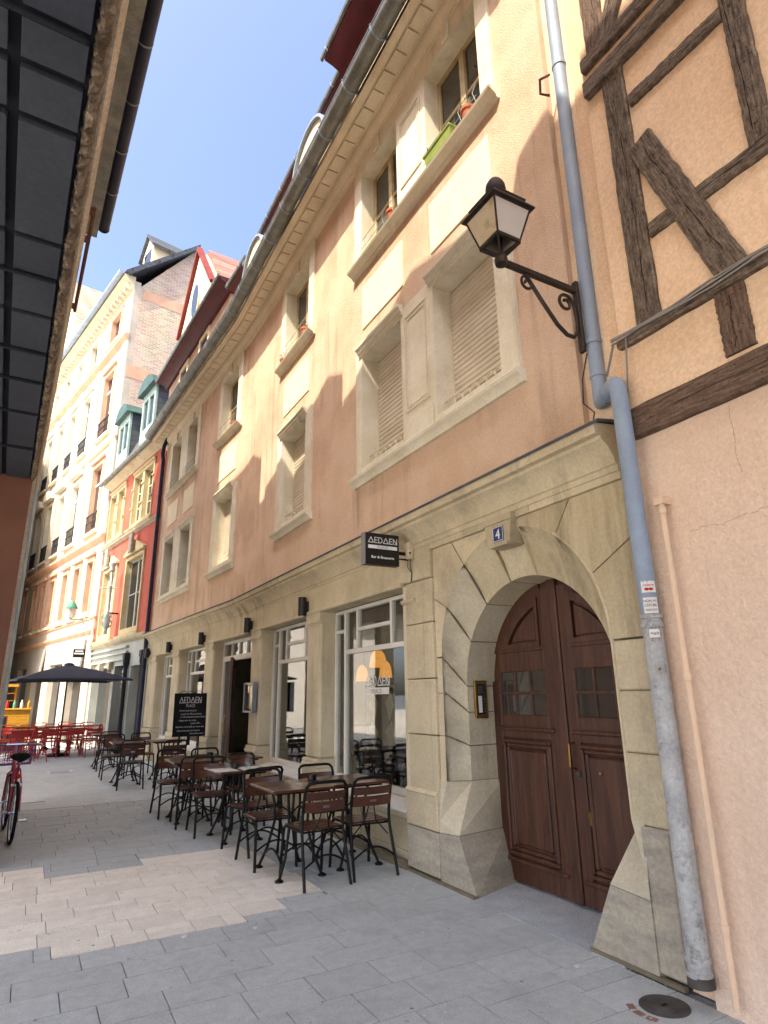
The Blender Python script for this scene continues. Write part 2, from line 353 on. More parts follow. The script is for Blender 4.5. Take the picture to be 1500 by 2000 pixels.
pm('cast_iron', rgb('5b5753'), rgb('4a4642'), 9, .7, .3, 60, .003, metal=.4)
pm('gum', rgb('77787a'), rgb('c9c9c6'), 7, .9)
pm('litter', rgb('d9d8d4'), rgb('c7c6c2'), 20, .9)
pm('terracotta', rgb('b06a4e'), rgb('98573e'), 6, .85, .2, 40, .003)
pm('plant_dry', rgb('4d4a35'), rgb('3a3626'), 12, .9)
pm('planter_green', rgb('8c9a4c'), rgb('76853d'), 6, .6)
pm('leaf', rgb('3d5425'), rgb('2c3f1a'), 9, .7)
pm('brass', rgb('8f6d36'), rgb('6f5226'), 8, .35, metal=.85)
pm('plate_blue', rgb('1f3a6a'), rgb('1b335e'), 4, .35, spec=.6)
pm('white_enamel', rgb('e6e6e0'), None, 4, .4)
pm('sign_black', rgb('060607'), rgb('040405'), 4, .4, spec=.5)
pm('sign_side', rgb('8d9094'), None, 4, .4, metal=.5)
pm('sign_white', rgb('e8e8e6'), None, 4, .5)
pm('sign_grey', rgb('9a9a98'), None, 4, .6)
pm('chalk', rgb('d4d6d4'), rgb('b9bbb9'), 40, .95)
pm('board_black', rgb('08090b'), rgb('0d0e11'), 5, .75)
pm('sticker_white', rgb('dedcd4'), rgb('cfcdc5'), 12, .6)
pm('sticker_red', rgb('b8262a'), None, 9, .6)
pm('ink', rgb('24262a'), None, 9, .7)
pm('box_cream', rgb('d8ceb6'), rgb('bfb29a'), 8, .6)
pm('cable', rgb('4a4038'), None, 9, .7)
pm('wire_grey', rgb('8f8a84'), None, 9, .6, metal=.4)
pm('parasol_cloth', rgb('343947'), rgb('2e3240'), 4, .85, .1, 60, .003)
pm('stall_yellow', rgb('c9952e'), rgb('b58324'), 5, .7, var=.08, stretch=(2, 2, 14))
pm('bike_pink', rgb('b8425c'), rgb('a6374f'), 6, .35, spec=.5, coat=.3)
pm('bike_purple', rgb('8a4a8e'), rgb('7a3f7e'), 6, .45)
pm('rubber', rgb('0b0b0c'), rgb('070708'), 9, .8)
pm('chrome', rgb('c9ccd0'), None, 9, .2, metal=.95)
pm('copper_green', rgb('5f9a80'), rgb('4c846c'), 5, .6)
pm('lamp_pale', rgb('b7c4bf'), rgb('a5b3ae'), 5, .5)
pm('interior_wall', rgb('6d5f4e'), rgb('5d5041'), 1.5, .9)
pm('interior_floor', rgb('5a4a3a'), rgb('4a3c2f'), 3, .5)
pm('wicker', rgb('c9862f'), rgb('a9681e'), 20, .8, emit=(1.0, .40, .06), estr=.2)
pm('poster_dark', rgb('4a4038'), rgb('3c342d'), 3, .8)
pm('poster_pale', rgb('d8cdb0'), rgb('c6b894'), 8, .8)
pm('linen', rgb('e0ded8'), None, 9, .8)
glass('glass', extra=.035); glass('glass_dark', dark=(.02, .022, .024), extra=.10); glass('glass_milky', dark=(.045, .042, .037), gloss=.05, extra=.10)
glass('glass_thin', extra=.0)
tiles('brick_far', rgb('c9ac8c'), rgb('a98a6c'), rgb('d2c3aa'), .26, .085, .012, 'xz')
tiles('slate_far', rgb('555b63'), rgb('454a52'), rgb('2d3036'), .24, .22, .008, 'yz', bump=.4)
tiles('tile_far', rgb('a56d58'), rgb('8d5a47'), rgb('5e3a2f'), .2, .24, .012, 'yz', bump=.6)
tiles('tile_cream', rgb('b9ac94'), rgb('a39780'), rgb('7a7060'), .2, .24, .012, 'yz', bump=.6)

# ------------------------------------------------------------------ ground and paving
g = MB().quad((-300, -300, -.02), (300, -300, -.02), (300, 600, -.02), (-300, 600, -.02)).put('ground', 'ground'); struct(g)
square = MB().quad((-90, -60, -.012), (-5.4, -60, -.012), (-5.4, 60, -.012), (-90, 60, -.012)).put('square', 'bounce_stone'); struct(square)  # unseen pale paving, added to bounce sunlight into the street
street = MB().box(-2.6, 3.6, 11.5, 60, -.03, -.004).put('street', 'far_street'); struct(street)
pavement = MB().box(-3.6, 3.5, -1.0, 11.5, -.06, -.0115).put('pavement', 'ground'); struct(pavement)
unit = {k: MB().cbox(-.5, .5, -.5, .5, -.5, .5, .012).mesh('paver', k, smooth=0) for k in ('paver', 'paver_light', 'paver_red')}
# patch of pale new slabs: rows of (y0, y1, x0, x1)
LIGHT = [(5.08,5.32,.33,1.25),(5.08,5.32,1.25,1.62),(5.20,5.47,1.62,1.98),(5.32,5.60,-.6,1.62),(5.47,5.60,1.62,2.40),(5.60,5.88,-.6,2.40),(5.88,6.12,-.6,2.40),
         (6.12,6.40,-.6,2.36),(6.40,6.66,-.6,2.36),(6.66,6.92,-.6,2.36),(6.92,7.18,-.6,2.30),(7.18,7.46,-.6,.33),(7.18,7.46,1.2,2.26),(7.46,7.66,-.6,.33)]
def is_light(x, y): return any(a <= y <= b and c <= x <= d for a, b, c, d in LIGHT)
cells = []
y = 1.30
while y < 11.45:
    h = rnd.choice((.26, .30, .34, .28)); x = -1.9 + rnd.uniform(-.3, 0)
    if y + h > 11.45: h = 11.45 - y
    while x < 3.30:
        w = rnd.choice((.34, .42, .50, .60, .38)); x1 = min(x + w, 3.34)
        if 3.34 - x1 < .12: x1 = 3.34
        if x1 - x > .4 and rnd.random() < .12 and h > .27:      # a pair of narrow slabs one behind the other
            cells += [(x, x1, y, y + h*.5), (x, x1, y + h*.5, y + h)]
        else: cells.append((x, x1, y, y + h))
        x = x1
    y += h
def clip(c):
    """keep slabs clear of the light patch by cutting them at its edge"""
    out = [c]
    for a, b, x0, x1 in LIGHT:
        nxt = []
        for q in out:
            ox0, ox1, oy0, oy1 = max(q[0], x0), min(q[1], x1), max(q[2], a), min(q[3], b)
            if ox1 - ox0 < .01 or oy1 - oy0 < .01: nxt.append(q); continue
            for r in ((q[0], ox0, q[2], q[3]), (ox1, q[1], q[2], q[3]), (ox0, ox1, q[2], oy0), (ox0, ox1, oy1, q[3])):
                if r[1] - r[0] > .03 and r[3] - r[2] > .03: nxt.append(r)
        out = nxt
    return out
grey = [q for c in cells for q in clip(c)]
light = []
for a, b, x0, x1 in LIGHT:
    x = x0 + (rnd.uniform(0, .25) if x0 < 0 else 0)
    if x > x0: light.append((x0, x, a, b))
    while x < x1 - .01:
        w = rnd.choice((.22, .30, .38, .46)); e = min(x + w, x1)
        if x1 - e < .12: e = x1
        if e - x > .28 and rnd.random() < .35: light += [(x, e, a, (a+b)/2), (x, e, (a+b)/2, b)]
        else: light.append((x, e, a, b))
        x = e
def visible(q):
    cx, cy = (q[0]+q[1])/2, (q[2]+q[3])/2
    d = Vector((cx, cy, -1.6)); c = (d.x*ri + d.y*fw + d.z*up)
    if c.z < .1: return False
    px, py = 750 + 1200*c.x/c.z, 1000 + 1200*c.y/c.z
    return -80 < px < 1600 and py < 2120
allp = sorted([(q, 'paver') for q in grey] + [(q, 'paver_light') for q in light], key=lambda t: (t[0][2] + t[0][3])/2)
allp = [p for p in allp if (p[0][1]-p[0][0] > .02)]
vis = [p for p in allp if visible(p[0])]
single = set(id(p) for p in vis[:300])
rest = {'paver': MB(), 'paver_light': MB()}
for p in allp:
    (x0, x1, y0, y1), k = p; gp = .0028
    dz = rnd.uniform(-.002, .0015)
    if id(p) in single:
        m = T((x0+x1)/2, (y0+y1)/2, -.02 + dz) @ Matrix.Rotation(rnd.uniform(-.004, .004), 4, 'X') @ Matrix.Diagonal((x1-x0-2*gp, y1-y0-2*gp, .04, 1))
        link('paver', unit[k], pavement, m)
    else:
        rest['paver' if k == 'paver_red' else k].cbox(x0+gp, x1-gp, y0+gp, y1-gp, -.04, dz, .004)
for k, mb in rest.items():
    if mb.v: mb.put('paver_field', k, pavement, smooth=0)['kind'] = 'stuff'

# ------------------------------------------------------------------ the pink house
PINK = thing('pink_house', 'long pink plastered house with sandstone shop front and arched wooden door', 'house', T(3.4, 11, 0))
OP1 = [(3.78, 4.81), (5.50, 6.52), (8.53, 9.65)]; OP2 = [(12.62, 13.73), (15.80, 16.70), (17.41, 18.40)]
Z1, Z2 = (4.36, 5.92), (7.50, 8.97)
for F, s0, s1, ops in ((FA, 2.95, 11.8, OP1), (FB, 11.8, 19.33, OP2)):
    holes = [(a, b, *Z1) for a, b in ops] + [(a, b, *Z2) for a, b in ops]
    MB().plate(s0, s1, 3.36, 9.30, holes, 0, -.28, reveal=False).put('wall', 'roughcast', PINK, F, smooth=0)
MB().box(2.70, 2.95, -.28, -.06, 3.36, 9.3).put('wall', 'roughcast_smooth', PINK, FA, smooth=0)

slat_me = {}
def slat_mesh(w):
    k = round(w, 2)
    if k not in slat_me:
        slat_me[k] = MB().sweep([(0, .004), (.010, .012), (.012, .030), (.010, .050), (0, .058)], 0, w).mesh('slat', 'shutter', smooth=30)
    return slat_me[k]
def casement(s0, s1, z0, z1, win, F, o=-.17, mat='wood_frame', bars=2, glassm='glass_dark', fw_=.055):
    """two-leaf window: frame, mullion, glazing bars; each pane an object"""
    mb = MB(); m = (s0+s1)/2
    mb.cbox(s0, s0+fw_, o-.05, o, z0, z1, .004); mb.cbox(s1-fw_, s1, o-.05, o, z0, z1, .004)
    mb.cbox(s0+fw_, s1-fw_, o-.05, o-.001, z0, z0+fw_, .004); mb.cbox(s0+fw_, s1-fw_, o-.05, o-.001, z1-fw_, z1, .004)
    mb.cbox(m-.045, m+.045, o-.045, o+.012, z0+fw_, z1-fw_, .004)
    zs = [z0 + fw_ + (z1-z0-2*fw_)*i/bars for i in range(bars+1)]
    for z in zs[1:-1]:
        for a, b in ((s0+fw_, m-.045), (m+.045, s1-fw_)): mb.cbox(a, b, o-.04, o-.006, z-.018, z+.018, .003)
    mb.put('frame', mat, win, F)
    for z, zz in zip(zs, zs[1:]):
        for a, b in ((s0+fw_, m-.045), (m+.045, s1-fw_)):
            MB().box(a-.004, b+.004, o-.032, o-.026, z-.004, zz+.004).put('pane', glassm, win, F, smooth=0)
def sill(s0, s1, z, win, F, proud=.11):
    MB().sweep([(-.02, z), (proud, z-.012), (proud+.012, z-.03), (proud, z-.055), (proud-.03, z-.07), (.05, z-.10), (.04, z-.13), (-.02, z-.13)], s0, s1).put('sill', 'frame_stone', win, F)
def hood(s0, s1, z, win, F):
    MB().sweep([(.036, z-.10), (.06, z-.09), (.06, z-.06), (.085, z-.05), (.085, z-.025), (.115, z), (.115, z+.03), (.036, z+.045)], s0, s1).put('hood_moulding', 'frame_stone', win, F)
def window(s0, s1, z0, z1, ops, zo, F, kind, label=None):
    holes = [(a, b, *zo) for a, b in ops]
    w = MB().plate(s0, s1, z0, z1, holes, .036, -.26).put('window', 'frame_stone', PINK, F, smooth=0)
    if label: w['label'] = label
    for a, b in ops:
        if kind == 'shutter':
            me = slat_mesh(b-a-.004); z = zo[0] + .03; k = 0
            top = zo[1] - .01
            MB().box(a+.002, b-.002, -.255, -.215, zo[0], zo[1]).put('shutter_backing', 'shutter_box', w, F, smooth=0)
            while z + .06 < top: link('slat', me, w, F @ T(a+.002, -.213, z)); z += .0605
            MB().cbox(a+.002, b-.002, -.215, -.196, zo[0]+.003, zo[0]+.03, .004).put('bottom_bar', 'shutter_box', w, F)
            gm = MB()                                                # low wrought grille of overlapping rings
            n = 4; st = (b-a)/n
            for i in range(n):
                cx = a + st*(i+.5)
                gm.tube([(x, -.06, z_) for x, z_ in arc(cx, zo[0]+.085, .062, 0, 330, 11)], .007, 5, closed=True)
                if i: gm.tube([(x, -.06, z_) for x, z_ in arc(a+st*i, zo[0]+.085, .062, 0, 330, 11)], .006, 5, closed=True)
            gm.cbox(a+.01, b-.01, -.07, -.05, zo[0]+.155, zo[0]+.17, .003); gm.cbox(a+.01, b-.01, -.07, -.05, zo[0]+.004, zo[0]+.016, .003)
            gm.put('grille', 'cream_frame', w, F)
            hood((a-.06), (b+.06), zo[1]+.12, w, F)
        elif kind == 'glazed':
            casement(a, b, zo[0], zo[1], w, F)
        else:
            casement(a, b, zo[0], zo[1], w, F, o=-.2, mat='iron_grey', bars=1)
            gm = MB()
            for i in range(3):
                gm.tube([(x, -.06, z_) for x, z_ in arc(a+(b-a)*(i+.5)/3, zo[0]+.085, .07, 0, 330, 11)], .008, 5, closed=True)
            gm.cbox(a+.01, b-.01, -.07, -.05, zo[0]+.155, zo[0]+.17, .003); gm.put('grille', 'cream_frame', w, F)
            hood((a-.05), (b+.05), zo[1]+.10, w, F)
    return w
# first floor
w = window(3.54, 6.70, 4.26, 6.03, OP1[:2], Z1, FA, 'shutter', 'pair of first floor windows with closed beige roller shutters and carved pier')
sill(3.50, 6.76, 4.262, w, FA)
for d, mt in ((.0, 'frame_stone'),):
    pmb = MB()                                                       # panelled pier between the two shutters
    for k, (i0, pr) in enumerate(((.05, .018), (.09, .012))):
        a, b, c, d2 = 4.86+i0, 5.45-i0, 4.56+i0*1.4, 5.92-i0*1.2
        t = .018
        pmb.box(a, b, .037, .037+pr, c, c+t).box(a, b, .037, .037+pr, d2-t, d2).box(a, a+t, .037, .0365+pr, c+t, d2-t).box(b-t, b, .037, .0365+pr, c+t, d2-t)
    pmb.cbox(4.86, 5.45, .0365, .06, 4.27, 4.52, .01); pmb.put('pier_panel', 'frame_stone', w, FA, smooth=0)
w = window(8.29, 9.88, 4.26, 6.03, OP1[2:], Z1, FA, 'shutter'); sill(8.25, 9.93, 4.262, w, FA)
w = window(12.38, 13.97, 4.26, 6.03, OP2[:1], Z1, FB, 'shutter'); sill(12.34, 14.02, 4.262, w, FB)
w = window(15.58, 18.55, 4.26, 6.03, OP2[1:], Z1, FB, 'dark'); sill(15.53, 18.60, 4.262, w, FB)
# top floor
for s0, s1, ops, F in ((3.58, 6.74, OP1[:2], FA), (8.31, 9.88, OP1[2:], FA), (12.36, 13.95, OP2[:1], FB), (15.55, 18.6, OP2[1:], FB)):
    w = window(s0, s1, 7.40, 9.26, ops, Z2, F, 'glazed'); sill(s0-.05, s1+.05, 7.432, w, F, .13)
    for a, b in ops:
        MB().cbox((a+b)/2-.07, (a+b)/2+.07, .036, .075, Z2[1]+.005, Z2[1]+.24, .01).put('keystone', 'frame_stone', w, F)
        MB().cbox(a-.03, b+.03, -.012, .016, 6.38, 7.05, .004).put('panel', 'panel_cream', PINK, F)
        gm = MB()                                                    # light wire rail
        for zz in (7.56, 7.70): gm.tube([(a+.0, .09, zz), (b, .09, zz)], .004, 5)
        for i in range(5):
            x = a + (b-a)*i/4; gm.tube([(x, .09, 7.44), (x + .05, .10, 7.63), (x, .09, 7.70)], .003, 4)
        gm.put('wire_rail', 'wire_grey', w, F)
    if len(ops) == 2 and F is FA:
        pmb = MB()
        for i0, pr in ((.05, .016), (.09, .011)):
            a, b, c, d2, t = 4.86+i0, 5.45-i0, 7.7+i0, 8.85-i0, .018
            pmb.box(a, b, .037, .037+pr, c, c+t).box(a, b, .037, .037+pr, d2-t, d2).box(a, a+t, .037, .0365+pr, c+t, d2-t).box(b-t, b, .037, .0365+pr, c+t, d2-t)
        pmb.put('pier_panel', 'frame_stone', w, F, smooth=0)
# eaves: cove, soffit, blocks, gutter
BR = .012
for F, s0, s1 in ((FA, 2.72, 11.82), (FB, 11.78, 19.42)):
    MB().sweep([(-.2, 9.18), (.02, 9.18), (.03, 9.24), (.05, 9.25), (.055, 9.28), (.09, 9.31), (.12, 9.36), (.125, 9.43), (-.2, 9.43)], s0, s1).put('cove_moulding', 'eave_cream', PINK, F)
    MB().box(s0, s1, -.2, .47, 9.432, 9.50).put('soffit', 'eave_cream', PINK, F, smooth=0)
    MB().sweep([(.36, 9.42), (.38, 9.40), (.44, 9.405), (.47, 9.43), (.47, 9.52), (.36, 9.52)], s0, s1).put('soffit_lip', 'eave_cream', PINK, F)
    gp = [(.585 + .118*math.cos(R(a)), 9.56 + .12*math.sin(R(a))) for a in range(180, 361, 18)]
    gi = [(.585 + .108*math.cos(R(a)), 9.565 + .11*math.sin(R(a))) for a in range(360, 179, -18)]
    MB().sweep(gp + [(.71, 9.565), (.712, 9.58), (.695, 9.58)] + gi, s0-.05, s1).put('gutter', 'zinc_dark', PINK, F)
block = MB().cbox(0, .272, .175, .345, 9.400, 9.4315, .004).mesh('soffit_block', 'eave_cream', smooth=0)
s = 2.83
while s < 19.2:
    F = fr(s)
    if not (11.6 < s < 11.82): link('soffit_block', block, PINK, F @ T(s + .014, 0, 0))
    s += .30
brk = MB().box(-.012, .012, .46, .47, 9.43, 9.60)
brk.sweep([(.585 + .122*math.cos(R(a)), 9.56 + .124*math.sin(R(a))) for a in range(170, 371, 20)] + [(.585 + .128*math.cos(R(a)), 9.56 + .130*math.sin(R(a))) for a in range(370, 169, -20)], -.014, .014)
brk.box(-.012, .012, .45, .72, 9.583, 9.592)
brk = brk.mesh('gutter_bracket', 'zinc', smooth=0)
s = 3.3
while s < 19.2: link('gutter_bracket', brk, PINK, fr(s) @ T(s)); s += .82
# attic storey, eaves of the dormers, roof
att = MB().box(2.9, 11.8, -.6, .02, 9.5, 10.85); att.put('attic_wall', 'roughcast_smooth', PINK, FA, smooth=0)
MB().box(11.8, 19.3, -.6, .02, 9.5, 11.38).put('attic_wall', 'roughcast_smooth', PINK, FB, smooth=0)
def dorm_eave(F, s0, s1, o, z, name='dormer_eave'):
    MB().sweep([(-.1, z-.26), (o-.34, z-.26), (o-.28, z-.17), (o-.16, z-.12), (o-.042, z-.09), (o-.042, z-.01), (-.1, z-.01)], s0, s1).put(name, 'dark_red', PINK, F)
    MB().sweep([(o-.04, z-.055), (o-.02, z-.065), (o+.002, z-.045), (o+.012, z), (o-.004, z), (o-.04, z)], s0-.06, s1+.06).put('dormer_gutter', 'zinc_dark', PINK, F)
    x = s0 + .3
    while x < s1: MB().box(x-.012, x+.012, o-.035, o+.018, z-.069, z+.008).put('gutter_clip', 'zinc', PINK, F, smooth=0); x += .8
dorm_eave(FA, 6.6, 11.75, .37, 11.0); dorm_eave(FA, 2.9, 6.55, .68, 11.0)
dorm_eave(FB, 13.1, 19.3, .56, 11.5); dorm_eave(FB, 11.8, 13.0, .36, 11.2)
MB().box(2.9, 6.3, -.3, .30, 9.6, 10.8).put('dormer_wall', 'roughcast_smooth', PINK, FA, smooth=0)
MB().box(13.3, 19.2, -.3, .14, 9.6, 11.3).put('dormer_wall', 'roughcast', PINK, FB, smooth=0)
for a, b in ((15.0, 15.7), (17.0, 17.7)):
    dw = MB().plate(a-.12, b+.12, 10.35, 11.22, [(a, b, 10.5, 11.1)], .18, .13).put('dormer_window', 'panel_cream', PINK, FB, smooth=0)
    MB().box(a, b, .142, .148, 10.5, 11.1).put('pane', 'glass_dark', dw, FB, smooth=0)
for c in (7.75, 10.85):                                              # low windows with curved zinc hoods between the eaves
    dw = MB().prism([(c-.66, 9.6), (c+.66, 9.6), (c+.66, 10.2)] + arc(c, 10.2, .66, 0, 180, 14)[1:-1] + [(c-.66, 10.2)], -.2, .38).put('dormer_window', 'panel_cream', PINK, FA)
    hp = arc(c, 10.2, .665, -8, 188, 16); hq = arc(c, 10.2, .71, 188, -8, 16)
    MB().prism(hp + hq, -.2, .44).put('hood', 'zinc', dw, FA)
    MB().box(c-.4, c+.4, .381, .39, 9.7, 10.45).put('pane', 'glass_dark', dw, FA, smooth=0)
# gable over the far dormer
gab = MB().prism([(15.05, 11.5), (18.15, 11.5), (18.15, 12.75), (16.6, 14.72), (15.05, 12.75)], -.2, .15).put('gable', 'panel_cream', PINK, FB)
for a, b in (((14.9, 12.55), (16.6, 14.76)), ((18.3, 12.55), (16.6, 14.76))):
    dx, dz = b[0]-a[0], b[1]-a[1]; l = math.hypot(dx, dz); nx, nz = (-dz/l*.16, dx/l*.16) if dx > 0 else (dz/l*.16, -dx/l*.16)
    MB().prism([a, b, (b[0]+nx*0, b[1]+.17), (a[0]+nx*.6, a[1]+abs(nz)*.6)], .10, .26).put('bargeboard', 'trim_red', gab, FB)
ov = [(16.6 + .33*math.cos(t*math.pi/10), 13.0 + .55*math.sin(t*math.pi/10)) for t in range(20)]
ov2 = [(16.6 + .43*math.cos(t*math.pi/10), 13.0 + .65*math.sin(t*math.pi/10)) for t in range(20)]
MB().prism(ov2, .15, .20).put('oval_surround', 'stone_paint', gab, FB); MB().prism(ov, .16, .207).put('pane', 'glass_dark', gab, FB)
MB().prism([(14.8, 12.5), (16.6, 14.95), (18.4, 12.5), (18.4, 12.3), (16.6, 14.7), (14.8, 12.3)], -4, -.1).put('gable_roof', 'tile_far', PINK, FB, smooth=0)
for F, s0, s1 in ((FA, 2.9, 11.8), (FB, 11.8, 19.3)):
    MB().sweep([(.0, 11.0), (-4.5, 15.3), (-4.5, 14.9), (0, 10.6)], s0, s1).put('roof', 'roof_tile_plain', PINK, F, smooth=0)
MB().box(2.9, 19.0, -8, -.7, 0, 10.5).put('light_block', 'roughcast_smooth', PINK, FA @ T(0, 0, 3.6) @ Matrix.Diagonal((1, 1, .6, 1)), smooth=0)  # unseen solid behind the front, added to block light
# --- ground floor: cornice, architrave, pilasters
for F, s0, s1, cap in ((FA, 2.69, 11.81, 1), (FB, 11.79, 19.36, 0)):
    MB().sweep([(-.1, 3.06), (.012, 3.06), (.018, 3.10), (.035, 3.11), (.05, 3.16), (.10, 3.23), (.15, 3.265), (.155, 3.29), (.20, 3.30), (.205, 3.375), (-.1, 3.41)], s0, s1).put('cornice', 'stone_paint' if F is FB else 'sandstone', PINK, F)
    MB().sweep([(-.05, 3.414), (.19, 3.38), (.215, 3.36), (.222, 3.375), (.20, 3.395), (-.05, 3.435)], s0-.03, s1).put('cornice_flashing', 'lead', PINK, F)
MB().plate(5.10, 11.8, 2.74, 3.06, [], .004, -.3).put('architrave', 'stone_paint', PINK, FA, smooth=0)
MB().plate(11.8, 19.33, 2.74, 3.06, [], .004, -.3).put('architrave', 'stone_paint', PINK, FB, smooth=0)
MB().sweep([(-.2, 2.70), (.02, 2.70), (.032, 2.715), (.032, 2.74), (.015, 2.755), (-.2, 2.755)], 5.66, 11.8).put('lintel_moulding', 'stone_paint', PINK, FA)
MB().sweep([(-.2, 2.70), (.02, 2.70), (.032, 2.715), (.032, 2.74), (.015, 2.755), (-.2, 2.755)], 11.8, 19.3).put('lintel_moulding', 'stone_paint', PINK, FB)
for k, (a, b) in enumerate(((7.88, 8.36), (10.47, 11.0), (13.35, 13.9), (16.0, 16.6), (18.3, 19.3))):
    F = fr(a)
    p = MB().cbox(a, b, -.32, 0, .80, 2.70, .03).put('pilaster', 'stone_paint', PINK, F, smooth=0)
    m = MB().cbox(a-.02, b+.02, -.34, .03, 0, .70, .012)
    m.sweep([(-.3, .70), (.035, .70), (.045, .72), (.035, .745), (.02, .755), (.025, .77), (.012, .80), (-.3, .80)], a-.02, b+.02); m.put('base', 'stone_paint', p, F, smooth=20)
    m = MB().sweep([(-.3, 2.53), (.004, 2.53), (.012, 2.55), (.03, 2.57), (.03, 2.60), (.012, 2.605), (.012, 2.70), (-.3, 2.70)], a-.012, b+.012); m.put('capital', 'stone_paint', p, F, smooth=20)
MB().cbox(5.60, 5.66, -.32, -.002, .56, 2.70, .004).put('window_jamb', 'stone_paint', PINK, FA, smooth=0)

def shop_window(s0, s1, F, mat='white_paint'):
    W = s1 - s0; o = -.24; t = .045
    fx_ = lambda q: s0 + W*q
    win = MB()
    z0, z1, zt, zm = .56, 2.70, 2.14, 2.41
    cols = [0, .13, .27, .645, .79, .92, 1.0]
    cols = [0.0, .135, .30, .70, .865, 1.0]
    def v(q, a, b): win.cbox(fx_(q)-t/2, fx_(q)+t/2, o-.05, o+.012, a, b, .004)
    def h(q0, q1, z, tt=t): win.cbox(fx_(q0)+t/2, fx_(q1)-t/2, o-.05, o+.010, z-tt/2, z+tt/2, .004)
    win.cbox(s0-.02, s0+t/2, o-.06, o+.014, z0, z1, .004); win.cbox(s1-t/2, s1+.02, o-.06, o+.014, z0, z1, .004)
    win.cbox(s0+t/2, s1-t/2, o-.06, o+.013, z0, z0+t*1.6, .004); win.cbox(s0+t/2, s1-t/2, o-.06, o+.013, z1-t, z1, .004)
    v(.135, z0+.07, z1-t); v(.865, z0+.07, z1-t); v(.30, zt+.03, z1-t); v(.70, zt+.03, z1-t)
    h(.135, .865, zt, .06); h(.30, .70, zm); h(0, .135, zm+.01); h(.865, 1, zm+.01)
    w_ = win.put('shop_window', mat, PINK, F)
    e = t/2 - .004
    for q0, q1, a, b in ((0, .135, z0+.07, zm-.01), (0, .135, zm+.03, z1-t), (.865, 1, z0+.07, zm-.01), (.865, 1, zm+.03, z1-t), (.135, .865, z0+.07, zt-.03),
                         (.135, .30, zt+.03, z1-t), (.70, .865, zt+.03, z1-t), (.30, .70, zt+.03, zm-.02), (.30, .70, zm+.02, z1-t)):
        MB().box(fx_(q0)+e, fx_(q1)-e, o-.025, o-.019, a-.003, b+.003).put('pane', 'glass', w_, F, smooth=0)
    MB().sweep([(-.26, .47), (-.02, .47), (.02, .485), (.02, .505), (-.10, .53), (-.26, .562)], s0-.01, s1+.01).put('sill', 'white_paint', w_, F, smooth=20)
    ap = MB().plate(s0, s1, .0, .47, [], -.10, -.3)
    n = 2 if W > 1.6 else 1
    for i in range(n):
        a, b = s0 + W*i/n + .08, s0 + W*(i+1)/n - .08
        ap.box(a, b, -.099, -.075, .08, .11).box(a, b, -.099, -.075, .36, .39).box(a, a+.03, -.099, -.0755, .11, .36).box(b-.03, b, -.099, -.0755, .11, .36)
    ap.put('apron', 'stone_paint', w_, F, smooth=0)
    return w_
SW = [shop_window(5.66, 7.88, FA), shop_window(8.36, 10.47, FA), shop_window(13.9, 16.0, FB), shop_window(16.6, 18.3, FB)]
MB().sweep([(-.02, 0), (.05, 0), (.045, .035), (-.02, .05)], 5.62, 11.0).put('footing', 'mortar', PINK, FA, smooth=0)
# shop entrance
ent = MB().box(11.02, 11.10, -.30, -.22, 0, 2.70).box(13.25, 13.35, -.30, -.22, 0, 2.7).box(12.80, 12.88, -.30, -.221, 0, 2.30)
ent.box(11.10, 13.25, -.30, -.222, 2.30, 2.40).box(11.10, 13.25, -.30, -.222, 2.64, 2.70)
for i in range(1, 5): ent.box(11.10+2.15*i/5-.02, 11.10+2.15*i/5+.02, -.29, -.223, 2.40, 2.64)
ent = ent.put('entrance', 'white_paint', PINK, FB, smooth=0)
for i in range(5): MB().box(11.10+2.15*i/5, 11.10+2.15*(i+1)/5, -.262, -.256, 2.40, 2.64).put('pane', 'glass', ent, FB, smooth=0)
MB().box(12.88, 13.25, -.262, -.256, 0.05, 2.30).put('pane', 'glass_milky', ent, FB, smooth=0)
DF = FB @ T(12.78, -.27, 0) @ RZ(-22)
MB().box(-1.55, -1.43, -.05, 0, .02, 2.28).box(-.12, 0, -.05, 0, .02, 2.28).box(-1.43, -.12, -.05, -.001, .02, .30).box(-1.43, -.12, -.05, -.001, 2.16, 2.28).put('door_leaf', 'door_wood', ent, DF, smooth=0)
MB().box(-1.44, -.11, -.028, -.022, .29, 2.17).put('pane', 'glass_milky', ent, DF, smooth=0)
MB().tube([(-1.48, .03, .95), (-1.48, .06, .98), (-1.48, .06, 1.25), (-1.48, .03, 1.28)], .012, 6).put('handle', 'brass', ent, DF)

